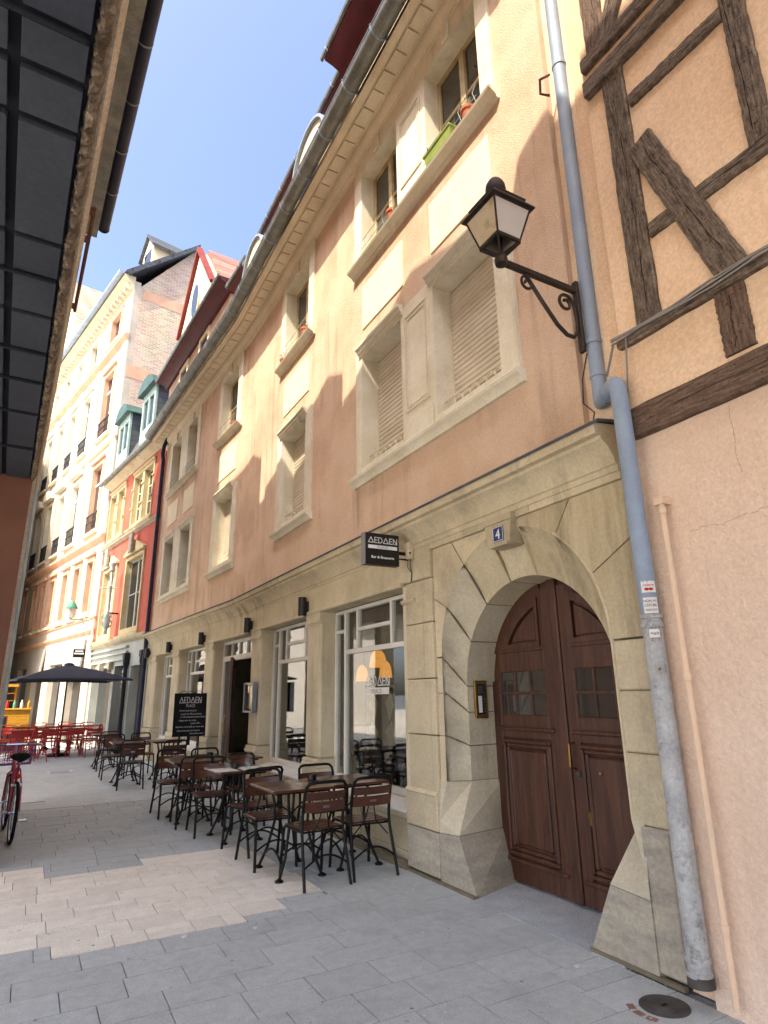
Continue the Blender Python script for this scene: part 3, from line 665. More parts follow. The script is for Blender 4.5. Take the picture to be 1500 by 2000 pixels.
# --- arched doorway
DC = 3.985
K = ((3.985, 1.93, 1.015, -.03), (4.02, 1.66, .90, -.25), (4.02, 1.66, .90, -.62))
def kp(k, a):
    c, z, r, o = K[k]; return (c + r*math.cos(R(a)), o, z + r*math.sin(R(a)))
def kj(k, side, z):                                                   # jamb below the springing, z given on the outer curve
    c, zs, r, o = K[k]; zz = .83 + (z-.83)*(zs-.83)/(1.93-.83)
    return (c + side*r, o, zz)
def stone(rows, mat='sandstone', name='stone'):
    """rows of k0,k1,k2 points -> splay and soffit skin with joint depth"""
    m = MB(); n = len(rows)
    def cav(r_):                                                        # hollow between the two arrises
        p, q = Vector(r_[0]), Vector(r_[1]); rad = Vector((p.x-DC, 0, max(0, p.z-1.8))).normalized(); out = []
        for t in (0, .2, .4, .6, .8, 1): out.append(p.lerp(q, t) + (Vector((0, -.022, 0)) + rad*.018)*math.sin(math.pi*t))
        return out
    for a, b in zip(rows, rows[1:]):
        ca, cb = cav(a), cav(b)
        for i in range(5): m.quad(ca[i], cb[i], cb[i+1], ca[i+1])
        m.quad(a[1], b[1], b[2], a[2])
    for rr in (rows[0], rows[-1]):
        c = Vector((rr[1][0], rr[0][1], rr[0][2])); 
        d = [(p[0] + (p[0]-DC)*.06, p[1]-.03, p[2]+.004) for p in rr]
        m.quad(rr[0], rr[1], d[1], d[0]); m.quad(rr[1], rr[2], d[2], d[1])
    return m.put(name, mat, PINK, FA, smooth=25, weld=True)
gj = .005
for side in (1, -1):
    for z0, z1, mt in ((.83, 1.23, 'sandstone'), (1.23, 1.62, 'sandstone'), (1.62, 1.93, 'sandstone')):
        mt = 'sandstone_grey'
        stone([[kj(k, side, z) for k in range(3)] for z in (z0+gj, z1-gj)], mt)
cuts = [0, 27, 54, 79, 101, 126, 153, 180]
for a0, a1 in zip(cuts, cuts[1:]):
    n = 5; e = .30
    stone([[kp(k, a0+e + (a1-a0-2*e)*i/n) for k in range(3)] for i in range(n+1)], 'sandstone_streak' if a0 > 95 else ('sandstone_grey' if a0 < 50 else 'sandstone'))
# mortar skin behind the arch stones
m = MB(); rows = []
for z in (.83, 1.93): rows.append([kj(k, 1, z) for k in range(3)])
rows += [[kp(k, a) for k in range(3)] for a in range(6, 180, 6)]
for z in (1.93, .83): rows.append([kj(k, -1, z) for k in range(3)])
off = lambda p: (p[0] + (p[0]-DC)*.035, p[1]-.032, p[2] + (.032 if p[2] > 1.7 else 0))
for a, b in zip(rows, rows[1:]):
    m.quad(off(a[0]), off(b[0]), off(b[1]), off(a[1])); m.quad(off(a[1]), off(b[1]), off(b[2]), off(a[2]))
m.put('mortar_bed', 'mortar', PINK, FA, smooth=0)
# flat stones round the arch, in the shallow sunk field
SL, SR, ZT = 5.095, 2.69, 3.0
def ray_rect(a):
    c, z, r, o = K[0]; dx, dz = math.cos(R(a)), math.sin(R(a)); t = 9
    if dx > 1e-6: t = min(t, (SL-c)/dx)
    if dx < -1e-6: t = min(t, (SR-c)/dx)
    if dz > 1e-6: t = min(t, (ZT-z)/dz)
    return (c + dx*t, z + dz*t)
for a0, a1 in zip(cuts, cuts[1:]):
    for e, y0_, y1_, mt_ in ((0, -.185, -.0375, 'mortar'), (.26, -.18, None, None)):
        if mt_ is None: break
        i0 = [(kp(0, a0 + (a1-a0)*i/6)[0], kp(0, a0 + (a1-a0)*i/6)[2]) for i in range(7)]; o0_ = [ray_rect(a0 + .01)]
        for ca, cp in sorted(((math.degrees(math.atan2(ZT-1.93, SL-3.985)), (SL, ZT)), (math.degrees(math.atan2(ZT-1.93, SR-3.985)), (SR, ZT)))):
            if a0 < ca < a1: o0_.append(cp)
        o0_.append(ray_rect(a1 - .01)); MB().prism(i0 + o0_[::-1], y0_, y1_).put('mortar_bed', mt_, PINK, FA, smooth=0)
    e = .26; A0, A1 = a0+e, a1-e
    inner = [(kp(0, A0 + (A1-A0)*i/6)[0], kp(0, A0 + (A1-A0)*i/6)[2]) for i in range(7)]
    outer = [ray_rect(A0)]
    for ca, cp in sorted(((math.degrees(math.atan2(ZT-1.93, SL-3.985)), (SL, ZT)), (math.degrees(math.atan2(ZT-1.93, SR-3.985)), (SR, ZT)))):
        if A0 < ca < A1: outer.append(cp)
    outer.append(ray_rect(A1))
    MB().prism(inner + outer[::-1], -.18, -.03 + rnd.uniform(-.003, .003)).put('stone', 'sandstone_streak' if a0 > 70 else 'sandstone', PINK, FA, smooth=0)
for z0, z1 in ((.80, 1.22), (1.22, 1.60), (1.60, 1.925)):
    MB().box(SR+.002, 2.964, -.185, -.04, z0, z1).box(5.006, SL-.002, -.185, -.037, z0, z1).put('mortar_bed', 'mortar', PINK, FA, smooth=0)
    MB().cbox(5.003, SL, -.18, -.031, z0+.003, z1-.003, .003).put('stone', 'sandstone', PINK, FA, smooth=0)
    MB().cbox(SR, 2.966, -.18, -.03 + rnd.uniform(-.002, .002), z0+.0045, z1-.0045, .008).put('stone', 'sandstone', PINK, FA, smooth=0)
MB().cbox(SR, 2.90, -.3, -.012, .03, .80, .012).put('stone', 'sandstone_dark', PINK, FA, smooth=0)
# roll moulding on the right arris
MB().tube([(2.955, -.035, .83), (2.955, -.035, 1.93)] + [(3.985 + 1.03*math.cos(R(a)), -.036, 1.93 + 1.03*math.sin(R(a))) for a in range(178, 120, -6)], .014, 6).put('arris_roll', 'sandstone', PINK, FA)
MB().box(2.70, 5.66, -.4, -.19, .0, 3.05).put('backing_wall', 'mortar', PINK, FA @ T(0, 0, 0), smooth=0) if False else None
# frieze stones over the field and the pier to the left
for a, b in ((2.69, 3.62), (3.62, 4.52), (4.52, 5.10)):
    MB().cbox(a+.002, b-.002, -.2, .002, 3.003, 3.062, .003).put('stone', 'sandstone', PINK, FA, smooth=0)
for z0, z1, mt in ((.03, .40, 'sandstone_dark'), (.40, .72, 'sandstone'), (.72, 1.22, 'sandstone'), (1.22, 1.74, 'sandstone'), (1.74, 2.28, 'sandstone'), (2.28, 2.72, 'sandstone'), (2.72, 3.06, 'sandstone')):
    MB().cbox(5.098, 5.60 if z0 > .5 else 5.64, -.30, (.0 if z0 > .5 else .02) + rnd.uniform(-.002, .002), z0+.004, z1-.004, .008).put('stone', mt, PINK, FA, smooth=0)
MB().sweep([(-.2, .69), (.022, .69), (.034, .705), (.022, .725), (.008, .735), (-.2, .735)], 5.10, 5.64).put('base_moulding', 'sandstone', PINK, FA, smooth=20)
MB().sweep([(-.2, 2.50), (.01, 2.50), (.03, 2.52), (.03, 2.55), (-.2, 2.56)], 5.40, 5.655).put('capital', 'sandstone', PINK, FA, smooth=20)
# guard stones
for side in (1, -1):
    q = lambda s_, o, z: (DC + side*(s_-DC), o, z)
    P1, P2, P3, P1b = q(5.10, 0, 0), q(4.585, 0.0, 0), q(4.80, -.62, 0), q(5.10, -.62, 0)
    Q1, Q2, Q3 = q(5.10, 0, .40), q(4.80, 0, .42), q(4.915, -.62, .42)
    MB().add([P1, P2, P3, P1b, Q1, Q2, Q3, q(5.1, -.62, .42)], [(0,1,5,4),(1,2,6,5),(4,5,6,7),(0,3,7,4),(0,1,2,3),(2,3,7,6)]).put('guard_stone', 'sandstone_dark', PINK, FA, smooth=0)
    e = .004
    Q1, Q2, Q3 = q(5.10, 0, .40+e), q(4.80, 0, .42+e), q(4.915, -.62, .42+e)
    U1, U2, U3, U4 = q(5.10, -.0, .50), q(4.92, -.25, .83), q(4.92, -.62, .83), q(5.0, -.03, .83)
    U5 = q(5.10, -.03, .83)
    MB().add([Q1, Q2, Q3, U1, U2, U3, U4, U5], [(1,2,5,4),(0,1,3),(3,1,4),(3,4,6),(3,6,7)]).put('guard_stone', 'sandstone_grey', PINK, FA, smooth=0)
MB().box(2.70, 3.38, -.02, .014, 0, .022).put('footing', 'mortar', PINK, FA, smooth=0)
MB().box(4.59, 5.64, -.02, .034, 0, .02).put('footing', 'mortar', PINK, FA, smooth=0)
MB().box(3.1, 4.9, -.75, .025, -.03, .002).put('threshold', 'concrete', PINK, FA, smooth=0)
# keystone with house number
ks = MB().prism([(3.84, 2.80), (4.12, 2.80), (4.155, 3.0), (3.805, 3.0)], -.15, .035)
ks.box(3.79, 4.17, -.15, .05, 2.995, 3.05).prism([(3.86, 2.79), (4.10, 2.79), (4.11, 2.82), (3.85, 2.82)], -.1, .045)
ks = ks.put('keystone', 'sandstone', PINK, FA, smooth=0)
TXT = lambda s_, o, z: FA @ T(s_, o, z) @ RZ(180)                     # text on the front reads from the street
npl = MB().cbox(3.905, 4.045, .036, .042, 2.83, 2.965, .002).put('number_plate', 'plate_blue', None, FA)
tag(npl, 'small blue enamel house number plate reading 4 on the keystone', 'number plate')
text_mesh('numeral', '4', .125, 'white_enamel', TXT(3.975, .0432, 2.853), npl)
m = MB()
for a, b, c, d in ((3.91, 4.04, 2.835, 2.840), (3.91, 4.04, 2.955, 2.960), (3.91, 3.915, 2.840, 2.955), (4.035, 4.04, 2.840, 2.955)): m.box(a, b, .0415, .0432, c, d)
m.put('border', 'white_enamel', npl, FA, smooth=0)

# --- the wooden door
o = -.56
DM = 4.02; RR = .93
arcp = arc(DM, 1.66, RR, 0, 180, 28)
door = MB().prism([(DM-RR, .012), (DM+RR, .012)] + arcp, o-.06, o-.02).put('door', 'door_wood', PINK, FA, smooth=0)
door['label'] = 'dark brown double door with arched head and two rows of small panes'
MB().cbox(DM-.055, DM+.055, o-.03, o+.028, .02, 2.555, .012).put('meeting_stile', 'door_wood', door, FA)
for side in (1, -1):
    X = lambda d: DM + side*d
    def rect(d0, d1, z0, z1, y0, y1, mb, c=.006):
        a, b = sorted((X(d0), X(d1))); mb.cbox(a, b, y0, y1, z0, z1, c)
    st = MB(); rect(.056, .165, .02, 2.50, o-.03, o+.006, st); st.put('stile', 'door_wood', door, FA)
    st = MB(); rect(.79, .925, .02, 1.70, o-.03, o+.005, st); st.put('stile', 'door_wood', door, FA)
    for z0, z1 in ((.02, .20), (1.20, 1.40), (1.78, 1.96)):
        r_ = MB(); rect(.165, .79, z0, z1, o-.03, o+.004, r_); r_.put('rail', 'door_wood', door, FA)
    r_ = MB(); rect(.10, .86, 1.262, 1.30, o+.004, o+.035, r_, .012); r_.put('drip_moulding', 'door_wood', door, FA)
    r_ = MB(); rect(.08, .90, .172, .21, o+.004, o+.03, r_, .012); r_.put('drip_moulding', 'door_wood', door, FA)
    def quarter(r0, z0, d0, n=14):                                    # quarter-round head shape
        pts = [(d0, z0)]
        amax = math.degrees(math.asin(max(0, (z0-1.66)/r0))); amin2 = math.degrees(math.acos(d0/r0))
        for i in range(n+1):
            a = amax + (amin2-amax)*i/n; pts.append((r0*math.cos(R(a)), 1.66 + r0*math.sin(R(a))))
        return [(X(p[0]), p[1]) for p in pts]
    big, mid, sml = quarter(.93, 1.96, .165), quarter(.79, 1.99, .19), quarter(.72, 2.03, .225)
    def ring(o_, i_, y0, y1):
        m_ = MB(); n = len(o_)
        for k in range(n):
            j = (k+1) % n
            m_.add([(*[o_[k][0]], y1, o_[k][1]), (o_[j][0], y1, o_[j][1]), (i_[j][0], y1, i_[j][1]), (i_[k][0], y1, i_[k][1]),
                    (o_[k][0], y0, o_[k][1]), (o_[j][0], y0, o_[j][1]), (i_[j][0], y0, i_[j][1]), (i_[k][0], y0, i_[k][1])],
                   [(0,1,2,3),(0,1,5,4),(3,2,6,7)])
        return m_
    ring(big, mid, o-.03, o+.003).put('head_rail', 'door_wood', door, FA)
    ring(mid, sml, o-.03, o+.022).put('head_moulding', 'door_wood', door, FA)
    MB().prism(quarter(.69, 2.05, .245), o-.02, o+.008).put('head_panel', 'door_wood', door, FA, smooth=0)
    # lower panel
    for d0, d1, z0, z1, y1 in ((.165, .79, .225, 1.19, o+.024), (.20, .755, .262, 1.155, o+.010)):
        fm = MB(); t = .034
        rect(d0, d1, z0, z0+t, o-.02, y1, fm, .01); rect(d0, d1, z1-t, z1, o-.02, y1, fm, .01)
        rect(d0, d0+t, z0+t, z1-t, o-.02, y1-.0005, fm, .01); rect(d1-t, d1, z0+t, z1-t, o-.02, y1-.0005, fm, .01)
        fm.put('panel_moulding', 'door_wood', door, FA)
    pn = MB(); rect(.245, .71, .31, 1.11, o-.02, o+.004, pn, .022); pn.put('panel', 'door_wood', door, FA, smooth=0)
    # six small panes
    mt = MB()
    for i in range(4): rect(.165 + .625*i/3 - .012, .165 + .625*i/3 + .012, 1.40, 1.78, o-.02, o+.001, mt, .003)
    rect(.17, .785, 1.578, 1.602, o-.02, o+.0, mt, .003); mt.put('muntin', 'door_wood', door, FA)
    for i in range(3):
        for z0, z1 in ((1.40, 1.58), (1.60, 1.78)):
            pmb = MB(); a, b = sorted((X(.165 + .625*i/3 + .01), X(.165 + .625*(i+1)/3 - .01))); pmb.box(a, b, o-.0185, o-.014, z0, z1); pmb.put('pane', 'glass_milky', door, FA, smooth=0)
MB().tube([(DM-.10, o+.01, 1.20), (DM-.10, o+.06, 1.19), (DM-.10, o+.065, 1.02), (DM-.10, o+.01, 1.00)], .011, 7).put('handle', 'brass', door, FA)
MB().lathe([(.0, -.01), (.022, -.01), (.022, .01), (0, .012)], 10).put('lock', 'cast_iron', door, FA @ T(DM-.13, o+.012, .965) @ Matrix.Rotation(R(90), 4, 'X'))
MB().lathe([(.0, -.01), (.012, -.01), (.012, .012), (0, .014)], 8).put('knob', 'chrome', door, FA @ T(DM-.36, o+.012, .99) @ Matrix.Rotation(R(90), 4, 'X'))
MB().cbox(DM-.215, DM-.195, o+.006, o+.014, .60, .70, .003).put('letter_latch', 'brass', door, FA)
# intercom on the left jamb
MI = FA @ T(4.905, -.385, 1.37)
ic = MB().cbox(-.022, 0, -.075, .075, 0, .34, .006).put('intercom', 'brass', None, MI)
tag(ic, 'brass intercom panel with buttons on the left jamb of the arched door', 'intercom')
MB().box(-.0245, -.0225, -.05, .05, .03, .31).put('face', 'ink', ic, MI, smooth=0)
for i in range(7): MB().lathe([(0, 0), (.008, 0), (.007, .006), (0, .007)], 8).put('button', 'brass', ic, MI @ T(-.0245, -.03, .06 + i*.028) @ Matrix.Rotation(R(-90), 4, 'Y'))
MB().box(-.0265, -.0247, -.015, .04, .22, .29).put('speaker', 'cast_iron', ic, MI, smooth=0)
MB().box(-.0265, -.0247, -.0, .04, .05, .20).put('name_strip', 'white_enamel', ic, MI, smooth=0)

# --- rain pipes of the pink house
def pipe(pts, r, mat, name, parent=PINK, n=14): return MB().tube(pts, r, n).put(name, mat, parent, smooth=50)
XP = 3.366
up_pipe = [(3.40, 2.80, 9.45), (3.40, 2.80, 3.72), (3.396, 2.796, 3.655), (3.37, 2.775, 3.615), (3.335, 2.735, 3.605), (3.255, 2.575, 3.612), (3.235, 2.535, 3.607), (3.215, 2.505, 3.58), (3.21, 2.495, 3.52), (3.21, 2.49, 3.40), (3.235, 2.505, 2.60), (3.262, 2.52, 2.02)]
def smooth_path(p, k=3):
    out = []
    for i in range(len(p)-1):
        a = Vector(p[i]); b = Vector(p[i+1])
        for j in range(k): out.append(a.lerp(b, j/k))
    out.append(Vector(p[-1])); return out
dp = pipe(up_pipe, .056, 'zinc', 'downpipe')
low = pipe([(3.262, 2.52, 2.03), (3.262, 2.518, .16)], .060, 'zinc_old', 'downpipe')
for z, r in ((2.03, .069), (1.975, .067), (.24, .069), (.17, .067)):
    MB().lathe([(r-.01, -.014), (r, -.012), (r, .012), (r-.01, .014)], 16).put('pipe_collar', 'zinc_old', low, T(3.262, 2.52, z))
MB().lathe([(.06, 0), (.07, .0), (.066, .05), (.06, .05)], 16).put('pipe_shoe', 'cast_iron', low, T(3.262, 2.518, .115))
for x, y, z in ((3.40, 2.80, 6.9), (3.40, 2.80, 4.12), (3.40, 2.80, 3.84)):
    MB().lathe([(.055, -.012), (.063, -.010), (.063, .010), (.055, .012)], 16).put('pipe_clamp', 'zinc', dp, T(x, y, z))
MB().tube([(3.305, 2.675, 3.607), (3.29, 2.645, 3.608)], .070, 14).put('pipe_collar', 'zinc', dp)
MB().box(3.33, 3.45, 2.79, 2.81, 4.11, 4.13).put('clamp_stay', 'zinc', dp, smooth=0)
# stickers on the pipe
def sticker(name, label, z, h, w, parts, mat='sticker_white'):
    """curved label on the near side of the lower pipe"""
    a0 = math.atan2(0 - 2.52, 0 - 3.262) + .12; r = .067; n = 8; m_ = MB()
    st_ = lambda t: (3.262 + r*math.cos(a0 + t), 2.52 + r*math.sin(a0 + t))
    for i in range(n):
        t0, t1 = -w/2/r + w/r*i/n, -w/2/r + w/r*(i+1)/n
        (xa, ya), (xb, yb) = st_(t0), st_(t1)
        m_.quad((xa, ya, z), (xb, yb, z), (xb, yb, z+h), (xa, ya, z+h))
    s_ = m_.put(name, mat, low); s_['label'] = label
    for txt, zz, size, mt in parts:
        xm, ym = st_(0); e = .0035
        mx = T(xm + e*math.cos(a0), ym + e*math.sin(a0), zz) @ Matrix.Rotation(a0 + math.pi/2, 4, 'Z')
        text_mesh('lettering', txt, size, mt, mx, s_, ext=.0004)
    return s_
sticker('sticker', 'white sticker with red script and lips on the rain pipe', 2.17, .07, .085, [('madame', 2.21, .019, 'sticker_red')])
sticker('sticker', 'white sticker with black capitals on the rain pipe', 2.045, .095, .085, [('NON AU', 2.112, .020, 'ink'), ('LOCAL', 2.085, .022, 'ink'), ('FASCISTE', 2.058, .0165, 'ink')])
sticker('sticker', 'small pale sticker with an eye on the rain pipe', 1.90, .05, .06, [('<o>', 1.915, .03, 'ink')])
sticker('sticker', 'worn square sticker lower on the rain pipe', 1.70, .045, .04, [('#', 1.71, .03, 'ink')], 'grey_blind')
m = MB()
for cx in (-.012, .012):
    a0 = math.atan2(-2.52, -3.262) + .12; x, y = 3.262 + .0685*math.cos(a0), 2.52 + .0685*math.sin(a0)
    t = Vector((-math.sin(a0), math.cos(a0), 0)); c = Vector((x, y, 2.19)) + t*cx*1.0
    m.add([c + t*(.014*math.cos(k)) + Vector((0, 0, .009*math.sin(k))) for k in [i*math.pi/5 for i in range(10)]], [tuple(range(10))])
m.put('lips_print', 'sticker_red', low, smooth=0)
pipe([(2.80, 18.95, 9.45), (2.72, 19.1, 9.2), (2.72, 19.25, 9.0), (2.76, 19.28, 8.8), (2.76, 19.30, 3.5), (2.76, 19.28, .05)], .06, 'gutter_blue', 'downpipe')
MB().tube([(3.36, 2.84, 4.05), (3.345, 2.90, 3.85), (3.35, 2.92, 3.66), (3.35, 2.83, 3.55), (3.35, 2.86, 3.46)], .006, 5).put('cable', 'cable', PINK)
# --- wall behind glass: the shop room
room = MB().box(5.3, 19.0, -4.7, -4.55, 0, 3.3).box(5.2, 5.3, -4.7, -.3, 0, 3.3).box(18.9, 19.0, -4.55, -.3, 0, 3.3)
room.put('interior_wall', 'interior_wall', PINK, FA, smooth=0)
MB().box(5.3, 18.9, -4.55, -.33, -.02, .012).put('interior_floor', 'interior_floor', PINK, FA, smooth=0)
MB().box(5.2, 19.0, -4.6, -.28, 3.16, 3.3).put('interior_ceiling', 'interior_wall', PINK, FA, smooth=0)
MB().box(5.3, 18.9, -1.0, .1, 3.05, 3.158).put('interior_ceiling', 'interior_wall', PINK, FB, smooth=0) if False else None

# ------------------------------------------------------------------ half-timbered house on the right
FT = frame(3.33, 0, 0)
TIM = thing('timbered_house', 'peach plastered half-timbered house with dark hewn beams at the right edge', 'house', T(3.5, 0, 0))
MB().box(-2, 2.50, -.5, 0, 0, 3.30).put('wall', 'peach_rough', TIM, FT, smooth=0)
MB().box(-2, 2.50, -.5, .03, 3.30, 12.5).put('wall', 'peach', TIM, FT, smooth=0)
MB().box(2.50, 2.695, -.5, -.085, 0, 12).put('wall', 'peach', TIM, FT, smooth=0)
MB().box(2.695, 2.96, -.5, -.115, 3.43, 12).put('wall', 'peach', TIM, FT, smooth=0)
def beam(a, b, w, o0=.0, o1=.062, mat='timber', n=30, jit=.0045, crack=True, name='beam'):
    """hewn timber in the wall plane from a to b (x, z), uneven edges, a long drying crack"""
    a, b = Vector(a), Vector(b); d = (b-a).normalized(); nn = Vector((-d.y, d.x)); l = (b-a).length
    A = [a.lerp(b, i/n) + nn*(w/2 + rnd.uniform(-jit, jit)) for i in range(n+1)]
    B = [a.lerp(b, i/n) - nn*(w/2 + rnd.uniform(-jit, jit)) for i in range(n+1)]
    m_ = MB()
    e = .01
    for i in range(n):
        oa, ob = o1 + rnd.uniform(-.003, .003), o1
        p = [A[i], A[i+1], B[i+1], B[i]]
        mi = [(A[i]+B[i])/2, (A[i+1]+B[i+1])/2]
        m_.quad((A[i].x, o1-e, A[i].y), (A[i+1].x, o1-e, A[i+1].y), (A[i+1].x - nn.x*e, o1, A[i+1].y - nn.y*e), (A[i].x - nn.x*e, o1, A[i].y - nn.y*e))
        m_.quad((B[i].x, o1-e, B[i].y), (B[i+1].x, o1-e, B[i+1].y), (B[i+1].x + nn.x*e, o1, B[i+1].y + nn.y*e), (B[i].x + nn.x*e, o1, B[i].y + nn.y*e))
        m_.quad((A[i].x - nn.x*e, o1, A[i].y - nn.y*e), (A[i+1].x - nn.x*e, o1, A[i+1].y - nn.y*e), (B[i+1].x + nn.x*e, o1, B[i+1].y + nn.y*e), (B[i].x + nn.x*e, o1, B[i].y + nn.y*e))
        for P in (A, B): m_.quad((P[i].x, o1-e, P[i].y), (P[i+1].x, o1-e, P[i+1].y), (P[i+1].x, o0, P[i+1].y), (P[i].x, o0, P[i].y))
    for i in (0, n): m_.add([(A[i].x, o0, A[i].y), (A[i].x, o1-e, A[i].y), (A[i].x - nn.x*e, o1, A[i].y - nn.y*e), (B[i].x + nn.x*e, o1, B[i].y + nn.y*e), (B[i].x, o1-e, B[i].y), (B[i].x, o0, B[i].y)], [(0,1,2,3,4,5)])
    bo = m_.put(name, mat, TIM, FT, smooth=25)
    me_ = bo.data; uv = me_.uv_layers.new(name='grain'); k0 = rnd.uniform(0, 9)   # grain runs along the timber
    for lp in me_.loops:
        co = me_.vertices[lp.vertex_index].co; q = Vector((co.x, co.z)) - a; uv.data[lp.index].uv = (q.dot(d) + k0, q.dot(nn) + co.y*.7 + k0)
    if crack:
        c0 = rnd.uniform(-.2, .2)*w; pts = []
        for i in range(22):
            t = .06 + .86*i/22; c0 += rnd.uniform(-.035, .035)*w; c0 = max(-.3*w, min(.3*w, c0)); pts.append((a.lerp(b, t) + nn*c0, .0006 + .0042*abs(math.sin(i*1.3))*rnd.uniform(.3, 1)))
        cm = MB()
        for (p, wa), (q, wb) in zip(pts, pts[1:]):
            cm.quad((p.x+nn.x*wa, o1+.0022, p.y+nn.y*wa), (q.x+nn.x*wb, o1+.0022, q.y+nn.y*wb), (q.x-nn.x*wb, o1+.0022, q.y-nn.y*wb), (p.x-nn.x*wa, o1+.0022, p.y-nn.y*wa))
        for _ in range(int(l*34)):                                      # small adze marks
            p = a.lerp(b, rnd.random()*.94+.03) + nn*rnd.uniform(-.4, .4)*w; s_ = rnd.uniform(.003, .008)
            cm.add([(p.x + s_*math.cos(k)*1.0, o1+.0018, p.y + s_*.5*math.sin(k)) for k in (0, 1, 2.2, 3.3, 4.6, 5.5)], [(0,1,2,3,4,5)])
        cm.put('crack', 'crack', bo, FT, smooth=0)
    return bo
beam((2.243, 3.93), (2.235, 6.10), .185)
beam((2.47, 6.17), (-1.0, 6.15), .15, .0, .09)
beam((2.12, 5.72), (1.42, 5.70), .11); beam((2.13, 4.59), (.6, 4.57), .115)
beam((1.365, 4.62), (1.345, 6.10), .14); beam((1.40, 3.95), (1.37, 4.55), .001, crack=False) if False else None
beam((2.10, 5.32), (1.655, 3.93), .19, .0, .068)
beam((2.49, 3.893), (-1.0, 3.893), .075, .0, .08, crack=False)
beam((1.71, 3.44), (1.71, 3.85), .18, .0, .055, 'timber_brown')
beam((.55, 3.44), (.55, 3.85), .18, .0, .055, 'timber_brown')
beam((2.497, 3.305), (-1.9, 3.295), .215, -.02, .05, 'timber_brown')
beam((2.47, 6.42), (-1.0, 6.40), .12, .0, .085)
beam((2.33, 6.48), (2.33, 8.9), .18, .0, .06, 'timber_brown'); beam((2.25, 6.48), (1.55, 7.9), .17, .0, .062)
beam((1.3, 6.48), (1.3, 8.9), .16)
for c, r_ in [] and [((1.99, 2.32), .026), ((1.93, 2.18), .022), ((2.02, 2.62), .02), ((1.86, 2.46), .014), ((2.09, 2.44), .012), ((1.78, 2.66), .016), ((2.12, 2.12), .011)]:
    pts = [(c[0] + r_*(1+rnd.uniform(-.5, .6))*math.cos(k*.63), c[1] + r_*1.9*(1+rnd.uniform(-.5, .6))*math.sin(k*.63)) for k in range(10)]
    MB().prism(pts, -.002, rnd.uniform(.003, .006)).put('flaked_plaster', 'flake', TIM, FT, smooth=0)
for pts in ([(2.22, 2.50), (2.10, 2.515), (2.0, 2.50), (1.86, 2.52), (1.74, 2.535), (1.62, 2.52)], [(1.86, 3.18), (1.85, 3.02), (1.87, 2.9), (1.855, 2.76)]):
    cm = MB()
    for (x0, z0), (x1, z1) in zip(pts, pts[1:]):
        for k in range(4):
            a, b = k/4, (k+1)/4; j0, j1 = rnd.uniform(-.006, .006), rnd.uniform(-.006, .006)
            cm.quad((x0+(x1-x0)*a+j0, .0015, z0+(z1-z0)*a+j1), (x0+(x1-x0)*b+j0, .0015, z0+(z1-z0)*b+j1), (x0+(x1-x0)*b+j0+.003, .0015, z0+(z1-z0)*b+j1+.003), (x0+(x1-x0)*a+j0+.002, .0015, z0+(z1-z0)*a+j1+.002))
    cm.put('plaster_crack', 'plaster_hairline', TIM, FT, smooth=0)
pp = MB().tube([(3.275, 2.345, 2.72), (3.275, 2.345, .06)], .018, 10).put('conduit', 'peach_pipe', TIM)
for z in (2.66, 1.67, .42): MB().lathe([(.017, -.02), (.024, -.018), (.024, .018), (.017, .02)], 12).put('conduit_clip', 'peach_pipe', pp, T(3.275, 2.345, z))
MB().box(3.25, 3.33, 2.315, 2.38, 2.70, 2.745).put('conduit_bracket', 'peach_pipe', pp, smooth=0)
m = MB()                                                                # cables clipped along the sill beam
for k, dz in enumerate((0, .018, .03)):
    m.tube([(3.235, 2.52 - i*.25, 3.90 + dz + .012*math.sin(i*1.7 + k)) for i in range(14)], .008, 5)
m.tube([(3.235, 2.50, 3.91), (3.24, 2.55, 3.80), (3.27, 2.62, 3.72)], .009, 5); m.tube([(3.24, 2.40, 3.92), (3.26, 2.45, 3.6), (3.30, 2.50, 3.42)], .006, 5)
m.put('cable', 'wire_grey', TIM)
for x, z in ((2.26, 5.72), (2.22, 4.6), (2.2, 6.02), (2.28, 4.05), (1.36, 5.68), (1.36, 4.75), (2.02, 5.12), (1.70, 4.08), (1.73, 3.75), (1.68, 3.55)):
    MB().lathe([(0, 0), (.011, 0), (.010, .012), (0, .014)], 8).put('peg', 'timber_brown', TIM, FT @ T(x, .064, z) @ Matrix.Rotation(R(-90), 4, 'X'))
hk = MB().tube([(3.30, 2.83, 6.78), (3.22, 2.87, 6.72), (3.24, 2.90, 6.60), (3.31, 2.86, 6.58)], .012, 6).put('wall_hook', 'rust', TIM)

# ------------------------------------------------------------------ the houses on the left
FL = RZ(2.1)
ARC = thing('overhanging_house', 'left house overhanging the street with dark panelled soffit and long gutter', 'house', T(-1, 4, 0))
ZS = 4.0
for x0, x1 in ((-4.5, -.02),):
    MB().box(x0, x1 + .01, -5, 7.75, ZS+.035, ZS+.09).put('soffit_bed', 'soffit_joint', ARC, FL, smooth=0)
pan = MB().cbox(-.5, .5, -.5, .5, 0, 1, .012).mesh('ceiling_panel', 'soffit_panel', smooth=0)
ys = [-3, -2.2, -1.4, -.6, .2, .8, 1.25, 1.62, 2.05, 2.27, 2.54, 3.35, 3.70, 4.14, 4.65, 5.14, 5.8, 6.7, 7.72]
xs_ = [-.015, -.285, -.97, -1.65, -2.33, -3.0]
for y0, y1 in zip(ys, ys[1:]):
    for x1, x0 in zip(xs_, xs_[1:]):
        if y1 < .5 and x1 < -1.3: continue
        link('ceiling_panel', pan, ARC, FL @ T((x0+x1)/2, (y0+y1)/2, ZS + rnd.uniform(0, .006)) @ Matrix.Diagonal((x1-x0-.045, y1-y0-.05, .04, 1)))
